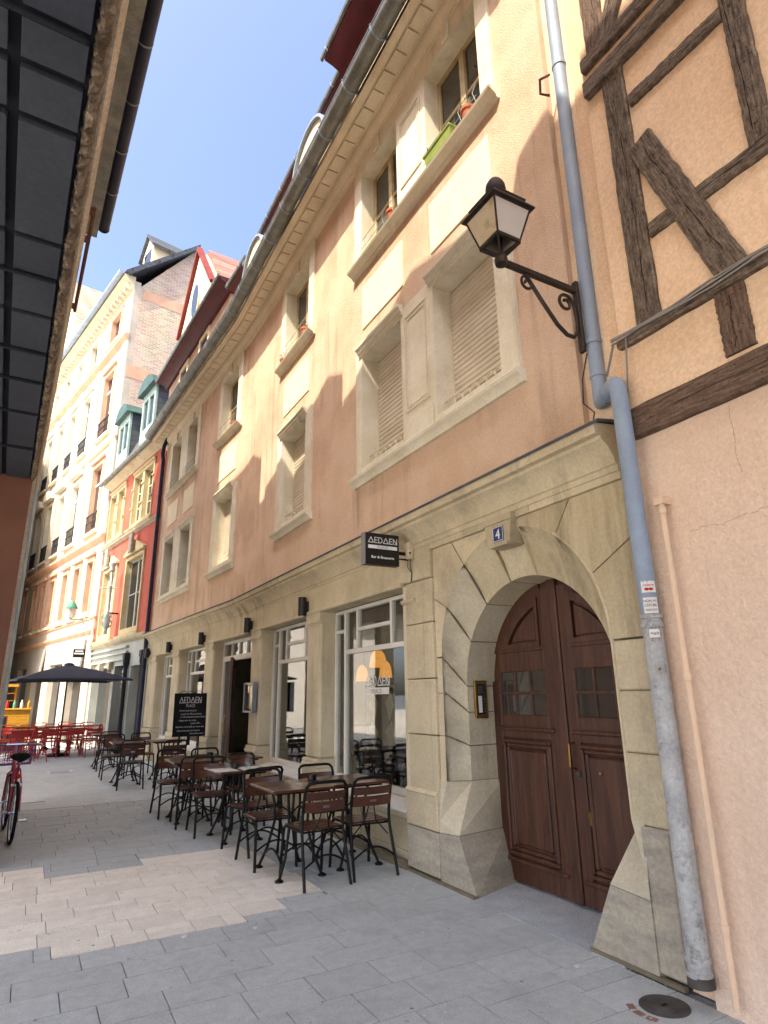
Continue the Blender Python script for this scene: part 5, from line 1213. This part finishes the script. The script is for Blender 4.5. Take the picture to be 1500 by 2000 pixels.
def make_table(wood, iron, w=.62, d=.70):
    root = link('bistro_table', None); root['category'] = 'table'
    n = 5; pl = MB().cbox(-w/2, w/2, -d/n/2+.0012, d/n/2-.0012, .737, .760, .003).mesh('plank', wood, smooth=0)
    for i in range(n): link('plank', pl, root, T(0, -d/2 + d*(i+.5)/n, 0))
    MB().cbox(-w/2+.05, w/2-.05, -d/2+.06, -d/2+.09, .715, .7365, .003).cbox(-w/2+.05, w/2-.05, d/2-.09, d/2-.06, .715, .7365, .003).put('top_frame', iron, root)
    for sx in (-1, 1):
        for sy in (-1, 1):
            lg = MB().tube([(sx*.12, sy*.24, .72), (sx*.10, sy*.20, .58), (sx*.09, sy*.20, .42), (sx*.14, sy*.25, .18), (sx*.205, sy*.29, .02)], .014, 7).put('leg', iron, root)
            MB().lathe([(.012, .03), (.036, .016), (.04, .006), (.038, .0)], 12).put('foot_pad', iron, lg, T(sx*.208, sy*.292, 0))
        MB().tube([(sx*.17, -.27 + .54*i/10, .11 + .10*math.sin(math.pi*i/10)) for i in range(11)], .010, 6).put('arch_brace', iron, root)
    MB().tube([(-.15 + .30*i/8, 0, .50 + .12*abs(i-4)/4) for i in range(9)], .008, 5).put('cross_stay', iron, root)
    MB().tube([(-.10, -.2, .5), (.10, .2, .5)], .008, 5).put('cross_stay', iron, root)
    return root
ch0 = make_chair('black_iron', 'seat_wood'); tb0 = make_table('table_wood', 'black_iron')
ch0['group'] = 'black iron and wood chairs of the bar terrace'; tb0['group'] = 'wooden tables of the bar terrace'
CH = [  # x, y of the backrest foot, heading, label
    (2.45, 5.60, 2, 'nearest black iron chair with its back to us, left of the front pair'),
    (2.95, 5.64, -1, 'front chair with its back to us next to the arched doorway'),
    (2.27, 6.78, 180, 'chair facing us across the nearest table, farther from the wall'),
    (2.92, 6.86, 178, 'chair facing us across the nearest table, beside the shop window wall'),
    (2.36, 7.02, 14, 'slightly turned chair drawn up to the table with the upturned glasses'),
    (2.62, 8.82, 180, 'chair behind the table with glasses, close to the shop window'),
    (2.14, 8.55, 176, 'chair behind the table with glasses, on the street side'),
    (2.04, 8.86, -3, 'chair with its back to us at the third table from the arched door'),
    (1.95, 10.05, 180, 'street side chair facing us beyond the third table'),
    (2.43, 10.0, 182, 'window side chair facing us beyond the third table'),
    (2.43, 12.35, 4, 'single chair with its back to us just in front of the chalkboard'),
    (1.80, 12.95, -4, 'chair with its back to us at the far street side table of the bar'),
    (1.70, 15.05, 178, 'chair facing us behind the far street side table of the bar'),
    (2.26, 15.2, 183, 'chair facing us in the last row of black chairs near the shop wall'),
    (1.75, 16.5, 0, 'black chair at the end of the bar terrace before the red chairs')]
TB = [(2.36, 6.18, 0, 'nearest wooden table, street side half of the front pair'), (2.99, 6.24, 0, 'nearest wooden table, half of the front pair touching the wall side'),
      (2.32, 7.92, 2, 'wooden table laid with paper mats and two upturned glasses'), (2.10, 9.40, 0, 'third wooden table from the arched doorway'), (2.74, 9.5, 0, 'wooden table against the shop window beside the third table'),
      (1.82, 13.85, 0, 'far wooden table of the bar on the street side'), (2.55, 13.9, 0, 'far wooden table of the bar on the wall side, left of the chalkboard'), (1.75, 17.4, 0, 'last dark table of the bar next to the red chairs')]
for i, (x, y, a, lb) in enumerate(CH):
    mx = T(x, y, 0) @ RZ(a)
    if i == 0: ch0.matrix_basis = mx; ch0['label'] = lb
    else: copy_tree(ch0, mx, lb)
for i, (x, y, a, lb) in enumerate(TB):
    mx = T(x, y, 0) @ RZ(a)
    if i == 0: tb0.matrix_basis = mx; tb0['label'] = lb
    else: copy_tree(tb0, mx, lb)
# red terrace
rc0 = make_chair('red_iron', 'red_iron'); rc0['group'] = 'red chairs of the far terrace'
rt0 = make_table('seat_wood', 'red_iron'); rt0['group'] = 'tables of the red terrace'
rc0.name = 'red_chair'; rt0.name = 'red_table'
RC = [(.62, 20.75, 4, 'red chair with its back to us just left of the parasol pole'), (1.32, 20.95, -6, 'red chair with its back to us just right of the parasol pole'), (-.12, 20.6, 8, 'leftmost red chair with its back to us behind the bicycle'),
      (.05, 22.6, 178, 'left red chair facing us in the second row of the red terrace'), (.72, 22.7, 184, 'middle red chair facing us behind the parasol pole'), (1.40, 22.6, 176, 'right red chair facing us behind the parasol'),
      (1.95, 21.6, 90, 'red chair turned sideways near the black iron columns'), (-.62, 21.6, -80, 'red chair turned sideways at the far left by the yellow stall'), (.35, 19.6, 30, 'red chair angled toward the street in the front of the red terrace'),
      (1.75, 23.4, 170, 'last red chair toward the shop of the red house'), (.12, 20.9, 0, 'red chair squeezed between the leftmost pair and the parasol pole'), (.98, 21.0, -3, 'red chair right behind the parasol pole base'),
      (1.75, 20.4, 12, 'red chair nearest the black chairs of the bar'), (-.45, 22.9, 186, 'red chair facing us next to the yellow stall counter'), (.40, 24.2, 175, 'red chair in the third row straight below the parasol peak'), (1.15, 24.4, 182, 'red chair in the third row under the hanging sign')]
for i, (x, y, a, lb) in enumerate(RC):
    mx = T(x, y, 0) @ RZ(a)
    if i == 0: rc0.matrix_basis = mx; rc0['label'] = lb
    else: copy_tree(rc0, mx, lb)
for i, (x, y, lb) in enumerate(((.62, 21.65, 'red legged table behind the parasol pole'), (1.32, 21.8, 'red legged table right of the parasol pole'), (-.1, 21.5, 'red legged table at the left of the red terrace'), (.4, 23.4, 'red legged table in the back row left of the pole'), (1.1, 23.5, 'red legged table in the back row under the hanging sign'))):
    mx = T(x, y, 0)
    if i == 0: rt0.matrix_basis = mx; rt0['label'] = lb
    else: copy_tree(rt0, mx, lb)
# things on the tables
for k, (x, y, lb) in enumerate(((2.18, 7.86, 'upturned wine glass on the street side of the laid table'), (2.42, 7.83, 'upturned wine glass on the window side of the laid table'))):
    g_ = MB().lathe([(.034, 0), (.040, .03), (.043, .06), (.036, .09), (.012, .115), (.005, .12), (.005, .17), (.03, .178), (.032, .182)], 16).put('wine_glass', 'glass', None, T(x, y, .7605)); tag(g_, lb, 'glass', 'upturned wine glasses')
for x, y, lb in ((2.13, 7.83, 'pale paper place mat under the street side glass'), (2.47, 7.82, 'pale paper place mat under the window side glass')):
    tag(MB().box(-.15, .13, -.19, .19, 0, .0012).put('place_mat', 'sticker_white', None, T(x, y, .7602) @ RZ(2), smooth=0), lb, 'place mat', 'paper place mats')
for x, y, lb in ((2.655, 6.38, 'small black ashtray where the two nearest tables meet'), (2.30, 7.95, 'small dark ashtray between the two upturned glasses'), (2.42, 9.7, 'small dark ashtray on the third table')):
    tag(MB().lathe([(.04, 0), (.045, .005), (.045, .055), (.038, .055), (.035, .02), (0, .02)], 16).put('ashtray', 'sign_black', None, T(x, y, .7603)), lb, 'ashtray', 'ashtrays on the terrace tables')

# ------------------------------------------------------------------ parasol, stall
PA = thing('parasol', 'large square charcoal parasol over the red chairs', 'parasol', T(.92, 21.4, 0))
MB().tube([(0, 0, .03), (0, 0, 2.56)], .025, 10).put('pole', 'black_iron', PA, T(.92, 21.4, 0)); MB().lathe([(.30, 0), (.30, .05), (.26, .08), (.05, .10), (.04, .3)], 20).put('base', 'black_iron', PA, T(.92, 21.4, 0))
PX = T(.92, 21.4, 0) @ RZ(8); hw = 1.5
cn = MB(); top = (0, 0, 2.60); n = 8
edge = []
for c0, c1 in (((-1,-1),(1,-1)), ((1,-1),(1,1)), ((1,1),(-1,1)), ((-1,1),(-1,-1))):
    for i in range(n):
        t = i/n; s_ = 1 - .04*math.sin(math.pi*t); edge.append((hw*s_*(c0[0]+(c1[0]-c0[0])*t), hw*s_*(c0[1]+(c1[1]-c0[1])*t), 2.13 + .03*math.sin(math.pi*t)))
midr = [(p[0]*.5, p[1]*.5, 2.60 - (2.60-p[2])*.46) for p in edge]
N_ = len(edge)
for i in range(N_):
    j = (i+1) % N_; cn.quad(edge[i], edge[j], midr[j], midr[i]); cn.add([midr[i], midr[j], top], [(0,1,2)])
    lo = lambda p: (p[0], p[1], p[2]-.05); cn.quad(edge[i], edge[j], lo(edge[j]), lo(edge[i]))
cn.put('canopy', 'parasol_cloth', PA, PX, smooth=20)
MB().lathe([(.05, 2.58), (.16, 2.575), (.12, 2.62), (.02, 2.65)], 12).put('cap', 'parasol_cloth', PA, PX)
for sx, sy in ((-1,-1),(1,-1),(1,1),(-1,1),(0,-1),(1,0),(0,1),(-1,0)):
    MB().tube([(0, 0, 2.50), (sx*hw*.96, sy*hw*.96, 2.12)], .010, 5).put('rib', 'black_iron', PA, PX)
ST = thing('market_stall', 'yellow wooden stall with counter and shelf at the far left of the street', 'stall', T(-.42, 24.2, 0))
for k in range(5): MB().cbox(-.95, .07, 23.50, 23.53, .78 + k*.098, .872 + k*.098, .004).put('plank', 'stall_yellow', ST)
for x in (-.92, .03):
    MB().box(x-.035, x+.035, 23.54, 23.61, 0, 1.3).put('post', 'stall_yellow', ST, smooth=0)
MB().cbox(-1.0, .10, 23.45, 24.3, 1.28, 1.33, .006).put('counter', 'stall_yellow', ST)
for x in (-.9, -.42): MB().box(x-.03, x+.03, 24.2, 24.26, 1.33, 2.05).put('post', 'stall_yellow', ST, smooth=0)
MB().box(-.95, -.36, 23.9, 24.4, 2.0, 2.08).put('shelf_top', 'stall_yellow', ST, smooth=0)
for z in (1.55, 1.78): MB().box(-.92, -.40, 24.1, 24.3, z, z+.03).put('shelf', 'stall_yellow', ST, smooth=0)
MB().box(-.9, .0, 23.55, 24.3, .05, .76).put('stall_body', 'board_black', ST, smooth=0)
for k in range(5):
    tag(MB().lathe([(.04, 0), (.045, .1), (.045, .16), (.02, .2), (.018, .26)], 10).put('bottle', ('linen', 'sticker_red', 'copper_green', 'linen', 'stall_yellow')[k], None, T(-.8 + k*.2, 23.75, 1.33)), ('white jar at the left end of the yellow stall counter', 'red bottle on the yellow stall counter', 'green bottle on the yellow stall counter', 'white jar right of the green bottle on the stall counter', 'yellow bottle at the right end of the stall counter')[k], 'bottle', 'bottles on the stall counter')
MS = thing('menu_board', 'small dark board with red wooden frame beside the yellow stall', 'board', T(-.72, 23.0, 0))
MB().box(-.98, -.52, 23.0, 23.03, .55, 1.12).put('frame', 'trim_red', MS, smooth=0); MB().box(-.94, -.56, 22.994, 23.0, .59, 1.08).put('slate_face', 'iron_grey', MS, smooth=0)
for x in (-.95, -.55): MB().box(x-.015, x+.015, 23.0, 23.03, 0, .56).put('leg', 'trim_red', MS, smooth=0)

# ------------------------------------------------------------------ far lamps and sign
L2 = thing('street_lantern', 'green capped lantern on a wall bracket at the far corner of the red house', 'lamp', T(1.65, 25.0, 4.3))
MB().tube([(1.72, 25.05, 4.30), (1.3, 25.02, 4.38), (.92, 25.0, 4.33)], .025, 7).put('arm', 'lamp_pale', L2)
MB().tube([(1.72, 25.05, 3.6), (1.55, 25.03, 3.75), (1.42, 25.02, 4.1), (1.3, 25.02, 4.36)], .02, 6).put('brace', 'lamp_pale', L2)
MB().lathe([(.05, 4.33), (.07, 4.38), (.12, 4.42), (.17, 4.74)], 6, (.92, 25.0, 0)).put('glass_body', 'lamp_panel_clean', L2, smooth=0)
MB().lathe([(.21, 4.73), (.21, 4.76), (.13, 4.88), (.12, 4.93), (.05, 5.0), (.02, 5.05)], 12, (.92, 25.0, 0)).put('cap', 'copper_green', L2)
MB().tube([(1.68, 25.0, 3.3), (1.70, 25.0, 4.4)], .03, 6).put('wall_bar', 'lamp_pale', L2)
L3 = thing('ornate_lamp_bracket', 'tall pale green cast iron lamp bracket fixed to the red house front', 'lamp', T(2.2, 22.5, 3.8))
px_, py_ = 1.93, 22.7
MB().lathe([(.03, 3.75), (.10, 3.9), (.12, 4.15), (.07, 4.3), (.05, 4.5), (.05, 5.2), (.08, 5.25), (.045, 5.3), (.04, 5.75), (.09, 5.8), (.09, 5.95), (.12, 6.0), (.12, 6.06), (.05, 6.12)], 12, (px_, py_, 0)).put('post', 'lamp_pale', L3)
MB().tube([(px_-.35, py_, 5.12), (px_-.3, py_, 5.18), (px_+.2, py_, 5.2)], .02, 6).put('crossbar', 'lamp_pale', L3)
MB().tube([(2.28, 22.75, 4.35), (px_, py_, 4.35)], .03, 6).put('wall_arm', 'iron_grey', L3)
MB().tube([(px_ + .02 + .14*math.cos(a*.5), py_, 4.0 + .14*math.sin(a*.5)) for a in range(13)], .022, 6).put('scroll', 'lamp_pale', L3)
MB().tube([(px_-.02 - .14*math.cos(a*.5), py_, 4.25 + .12*math.sin(a*.5)) for a in range(13)], .022, 6).put('scroll', 'lamp_pale', L3)
HS = thing('hanging_sign', 'small dark hanging sign with white bands at the corner past the red house', 'sign', T(1.35, 25.2, 3.0))
MB().cbox(1.16, 1.54, 25.17, 25.23, 3.02, 3.31, .005).put('panel', 'sign_black', HS); MB().box(1.19, 1.51, 25.163, 25.168, 3.13, 3.18).put('white_band', 'sign_white', HS, smooth=0)
text_mesh('lettering', 'HOTEL', .075, 'sign_white', T(1.35, 25.166, 3.21), HS) if False else MB().box(1.22, 1.48, 25.163, 25.168, 3.22, 3.26).put('lettering_band', 'sign_white', HS, smooth=0)
MB().bar((1.54, 25.2, 3.25), (1.75, 25.2, 3.25), .02, .02).put('bracket', 'black_iron', HS, smooth=0)

# ------------------------------------------------------------------ flower pots on the top sills
def pot(x, F, z, o, r, label, dry=True):
    root = thing('flower_pot', label, 'flower pot', F @ T(x, o, z), 'terracotta pots on the top floor sills'); mx = F @ T(x, o, z)
    MB().lathe([(r*.68, 0), (r*.92, r*1.45), (r*1.08, r*1.45), (r*1.1, r*1.85), (r*.95, r*1.85), (r*.9, r*1.6), (0, r*1.6)], 18).put('pot', 'terracotta', root, mx)
    m_ = MB()
    for i in range(14):
        a, l = rnd.uniform(0, 6.28), rnd.uniform(.06, .14); d_ = Vector((math.cos(a)*.5, math.sin(a)*.5, 1)); b0 = Vector((math.cos(a)*r*.4, math.sin(a)*r*.4, r*1.6)); e = b0 + d_*l
        m_.tube([b0, b0.lerp(e, .6) + Vector((0, 0, .01)), e], [.003, .0025, .001], 4)
        t = d_.cross(Vector((0, 0, 1))); t.normalize(); t *= .012; m_.add([e, e + t + Vector((0, 0, .014)), e + Vector((0, 0, .035)), e - t + Vector((0, 0, .014))], [(0,1,2,3)])
    m_.put('plant', 'plant_dry' if dry else 'leaf', root, mx, smooth=0)
for x, F, lb in ((3.98, FA, 'terracotta pot on the top sill right of the green planter'), (5.62, FA, 'terracotta pot on the top sill left of the green planter'), (8.62, FA, 'terracotta pot at the near end of the second top floor sill'),
                 (9.7, FA, 'terracotta pot at the far end of the second top floor sill'), (12.8, FB, 'small pot on the top sill of the third bay')): pot(x, F, 7.434, .045, .08 if x < 9.5 else .065, lb)
PL = thing('window_planter', 'pale green window box on the top floor sill above the lantern', 'planter', FA @ T(4.45, .06, 7.434))
m = MB().add([(4.22,.0,7.436),(4.70,.0,7.436),(4.70,.12,7.436),(4.22,.12,7.436),(4.20,-.02,7.575),(4.72,-.02,7.575),(4.72,.14,7.575),(4.20,.14,7.575)], [(0,3,2,1),(0,1,5,4),(1,2,6,5),(2,3,7,6),(3,0,4,7),(4,5,6,7)])
m.put('box', 'planter_green', PL, FA, smooth=0); MB().cbox(4.19, 4.73, -.025, .15, 7.56, 7.585, .005).put('rim', 'planter_green', PL, FA)
m = MB()
for i in range(60):
    p = Vector((rnd.uniform(4.24, 4.68), rnd.uniform(0, .12), 7.585)); a = rnd.uniform(0, 6.28); l = rnd.uniform(.03, .09); e = p + Vector((math.cos(a)*l*.6, math.sin(a)*l*.6, l)); t = Vector((-math.sin(a), math.cos(a), 0))*.008
    m.add([p, p.lerp(e, .5)+t, e, p.lerp(e, .5)-t], [(0,1,2,3)])
m.put('leaves', 'leaf', PL, FA, smooth=0)

# ------------------------------------------------------------------ bicycle seen from behind
BK = thing('bicycle', 'pink bicycle with purple wire basket at the left edge, seen from behind', 'bicycle', T(-.06, 8.98, 0))
BM = T(.0, 8.98, 0) @ RZ(5)                                        # local +y is forward, rear axle at the origin
def wheel(y_, name='wheel'):
    w_ = MB().tube([(0, y_ + .318*math.cos(i*math.pi/18), .335 + .318*math.sin(i*math.pi/18)) for i in range(36)], .019, 8, closed=True).put(name, 'rubber', BK, BM)
    MB().tube([(0, y_ + .295*math.cos(i*math.pi/18), .335 + .295*math.sin(i*math.pi/18)) for i in range(36)], .012, 6, closed=True).put('rim', 'chrome', w_, BM)
    m_ = MB()
    for i in range(24):
        a = i*math.pi/12; m_.tube([((-1)**i*.03, y_ + .02*math.cos(a+.6), .335 + .02*math.sin(a+.6)), (0, y_ + .29*math.cos(a), .335 + .29*math.sin(a))], .0016, 3)
    m_.put('spokes', 'chrome', w_, BM); MB().tube([(-.05, y_, .335), (.05, y_, .335)], .018, 8).put('hub', 'chrome', w_, BM)
wheel(0); wheel(1.06)
fr_ = MB()
for sx in (-1, 1):
    fr_.tube([(sx*.055, 0, .335), (sx*.05, .10, .62), (sx*.02, .16, .80)], .010, 7); fr_.tube([(sx*.055, 0, .335), (sx*.04, .42, .29)], .010, 7)
fr_.tube([(0, .16, .84), (0, .42, .29)], .016, 8); fr_.tube([(0, .42, .29), (0, .84, .80)], .018, 8); fr_.tube([(0, .22, .66), (0, .83, .86)], .016, 8); fr_.tube([(0, .83, .92), (0, .87, .72)], .02, 8)
fr_.put('frame', 'bike_pink', BK, BM)
m = MB()
for sx in (-1, 1): m.tube([(0, .87, .73), (sx*.05, .89, .68), (sx*.055, .96, .5), (sx*.055, 1.06, .335)], .012, 7)
m.put('fork', 'bike_pink', BK, BM)
MB().tube([(0, .155, .84), (0, .14, .93)], .014, 8).put('seat_post', 'chrome', BK, BM)
sd = MB(); rings = []
for t, w_, z_ in ((-.13, .05, .93), (-.11, .10, .945), (-.05, .115, .95), (.02, .08, .945), (.10, .04, .94), (.16, .025, .93)):
    rings.append([(w_*math.cos(k*math.pi/6), .14 + t, z_ + (.035 if math.sin(k*math.pi/6) > 0 else .05)*math.sin(k*math.pi/6)) for k in range(12)])
for a, b in zip(rings, rings[1:]):
    for k in range(12): sd.quad(a[k], a[(k+1) % 12], b[(k+1) % 12], b[k])
sd.add(rings[0], [tuple(range(12))]); sd.add(rings[-1], [tuple(range(12))]); sd.put('saddle', 'rubber', BK, BM)
MB().tube([(0, .84, .92), (0, .80, 1.02)], .013, 7).put('stem', 'chrome', BK, BM)
MB().tube([(-.30, .58, 1.00), (-.27, .70, 1.03), (-.12, .82, 1.04), (.12, .82, 1.04), (.27, .70, 1.03), (.30, .58, 1.00)], .012, 7).put('handlebar', 'chrome', BK, BM)
for sx in (-1, 1): MB().tube([(sx*.30, .60, 1.002), (sx*.315, .48, .985)], .018, 8).put('grip', 'rubber', BK, BM)
m = MB()
def bk(t, u, f): return (-.20 - .0 + .40*t + (t-.5)*.08*f, .93 + .28*u + (u-.5)*.06*f, .78 + .24*f)
for f in (0, .25, .5, .75, 1): m.tube([bk(0,0,f), bk(1,0,f), bk(1,1,f), bk(0,1,f)], .004 if f < 1 else .007, 4, closed=True)
for i in range(9):
    t = i/8
    m.tube([bk(t,0,1), bk(t,0,0), bk(t,1,0), bk(t,1,1)], .003, 4)
for i in range(1, 6):
    u_ = i/6; m.tube([bk(0,u_,1), bk(0,u_,0), bk(1,u_,0), bk(1,u_,1)], .003, 4)
m.put('basket', 'bike_purple', BK, BM)
MB().tube([(-.10, .42, .29), (.10, .42, .29)], .012, 6).put('crank_axle', 'chrome', BK, BM)
MB().tube([(.07, .42 + .09*math.cos(i*math.pi/8), .29 + .09*math.sin(i*math.pi/8)) for i in range(16)], .006, 5, closed=True).put('chainring', 'chrome', BK, BM)
for sx, dy, dz in ((1, .1, -.13), (-1, -.1, .13)):
    MB().tube([(sx*.09, .42, .29), (sx*.10, .42+dy, .29+dz)], .010, 6).put('crank', 'chrome', BK, BM); MB().cbox(sx*.15-.05, sx*.15+.05, .42+dy-.035, .42+dy+.035, .28+dz, .305+dz, .006).put('pedal', 'chrome', BK, BM)
MB().bar((-.06, .07, .63), (.06, .07, .63), .03, .03).put('brake', 'chrome', BK, BM, smooth=0)
MB().lathe([(0, 0), (.03, 0), (.028, .02), (0, .025)], 10).put('rear_reflector', 'sticker_red', BK, BM @ T(0, .08, .72) @ Matrix.Rotation(R(90), 4, 'X'))

# ------------------------------------------------------------------ street ironwork and litter
mh = MB().lathe([(.128, -.01), (.128, .004), (.12, .006)], 32)
MC = tag(mh.put('manhole_cover', 'cast_iron', None, T(3.135, 2.665, .0)), 'round cast iron manhole cover with rings at the foot of the rain pipe', 'manhole cover')
for r_ in (.105, .085, .065, .045): MB().lathe([(r_-.006, .005), (r_-.004, .0085), (r_+.004, .0085), (r_+.006, .005)], 32).put('ring', 'cast_iron', MC, T(3.135, 2.665, 0))
MB().box(-.018, .018, -.008, .008, .006, .0092).put('keyhole', 'crack', MC, T(3.135, 2.665, 0), smooth=0)
for k in range(3):
    a = R(150 + k*24); MB().cbox(-.03, .03, -.022, .022, -.02, .002, .004).put('cobble', 'paver_red', pavement, T(3.135 + .175*math.cos(a), 2.665 + .175*math.sin(a), rnd.uniform(0, .001)) @ RZ(math.degrees(a) + 90))
spots = MB()                                                            # trodden gum and grit
for _ in range(420):
    x, y, r_ = rnd.uniform(-.8, 3.3), 1.6 + 9*rnd.random()**1.5, rnd.uniform(.003, .012); n_ = 7
    spots.add([(x + r_*(1+rnd.uniform(-.3, .3))*math.cos(k*.9), y + r_*(1+rnd.uniform(-.3, .3))*math.sin(k*.9), .0026) for k in range(n_)], [tuple(range(n_))])
grit = MB()                                                             # grit swept against the house fronts
for _ in range(260):
    y = rnd.uniform(2.0, 11.4); x = 3.345 - abs(rnd.gauss(0, .035)); r_ = rnd.uniform(.002, .007)
    if 3.4 < y < 4.6: x += .3
    grit.add([(x+r_, y, 0), (x, y+r_, 0), (x-r_, y, 0), (x, y-r_, 0), (x, y, r_*1.3)], [(0,1,4), (1,2,4), (2,3,4), (3,0,4)])
grit.put('grit', 'gum', pavement, smooth=0)['kind'] = 'stuff'
spots.put('gum_spots', 'gum', pavement, smooth=0)['kind'] = 'stuff'
dr = thing('drain_grate', 'square drain cover with pale edges in the middle of the street', 'drain cover', T(.82, 16.8, 0))
MB().box(.62, 1.02, 16.6, 17.05, -.004, .003).put('plate', 'concrete', dr, smooth=0)
for x in (.58, 1.04): MB().box(x-.035, x+.035, 16.58, 17.07, -.004, .008).put('edge', 'linen', dr, smooth=0)
tag(MB().cbox(.10, .43, 12.24, 12.34, -.004, .012, .004).put('marker_strip', 'linen', None), 'short white strip set in the paving right of the bicycle', 'marker strip')
for x, y, r_, lb in ((3.05, 5.05, .012, 'white paper scrap left of the doorway guard stone'), (2.78, 4.78, .012, 'white scrap on the paving in front of the bar chairs'), (3.10, 3.25, .018, 'white crumpled scrap at the foot of the right door pier'), (1.62, 4.9, .014, 'white scrap on grey slabs below the pale patch'),
                 (1.15, 5.0, .02, 'white paper strip at the edge of the pale slabs'), (2.6, 4.2, .01, 'small white scrap in the middle of the near paving')):
    m_ = MB(); pts = [(r_*(1+rnd.uniform(-.4, .5))*math.cos(k), r_*(1+rnd.uniform(-.4, .5))*math.sin(k)) for k in (0, 1, 2, 3, 4, 5)]; m_.prism(pts, .0, .006, 'z'); o_ = tag(m_.put('paper_scrap', 'litter', None, T(x, y, .002), smooth=0), lb, 'litter', 'paper scraps on the paving')

# ------------------------------------------------------------------ inside the bar
for k, (x, y, z, lb) in enumerate(((4.35, 8.05, 1.97, 'large lit wicker pendant lamp behind the first shop window'), (4.6, 9.05, 1.80, 'lit wicker pendant at the left behind the first shop window'), (4.5, 8.05, 1.84, 'small lit wicker pendant at the right behind the first shop window'))):
    if k == 2: x, y = 4.75, 8.55
    P_ = thing('pendant_lamp', lb, 'lamp', T(x, y, z), 'lit pendant lamps in the bar'); s_ = 1.0 if k == 0 else .8
    MB().lathe([(.13*s_, 0), (.125*s_, .05), (.11*s_, .14), (.10*s_, .17), (.085*s_, .20), (.05*s_, .235), (.02, .25)], 18).put('shade', 'wicker', P_, T(x, y, z))
    MB().tube([(x, y, z+.25), (x, y, 3.14)], .005, 5).put('flex', 'ink', P_)
for x, y, a, lb in ((4.35, 7.2, 90, 'wooden chair inside the bar just behind the first shop window'), (4.45, 9.3, 60, 'chair inside the bar behind the second shop window')): copy_tree(ch0, T(x, y, 0) @ RZ(a), lb)
for x, y, lb in ((4.95, 7.5, 'table inside the bar behind the first shop window'), (4.9, 9.6, 'table inside the bar behind the second shop window')): copy_tree(tb0, T(x, y, .0), lb)
PS = thing('wall_poster', 'dark panel with pale leaf shapes inside the first shop window', 'poster', T(4.6, 8.6, .9))
MB().box(4.45, 4.95, 8.62, 8.66, .75, 1.75).put('panel', 'poster_dark', PS, smooth=0)
for c, sg in ((4.60, -1), (4.82, 1)):
    for z0, z1 in ((1.2, 1.65), (.82, 1.2)):
        MB().prism([(c + sg*.02, z0), (c + sg*.10, (z0+z1)/2), (c + sg*.06, z1), (c - sg*.05, (z0+z1)/2+.05)], 8.612, 8.618).put('leaf_shape', 'poster_pale', PS, smooth=0)
dec = link('window_lettering', aedaen(.60, .10, .013).mesh('window_lettering', 'sign_white', smooth=0), SW[0], FA @ T(6.99, -.232, 1.70) @ RZ(180))
MB().box(6.40, 7.0, -.2345, -.2325, 1.60, 1.675).put('window_band', 'sticker_white', SW[0], FA, smooth=0)
text_mesh('window_lettering', 'PLACE', .07, 'sign_grey', TXT(6.70, -.231, 1.612), SW[0], sx=1.3)
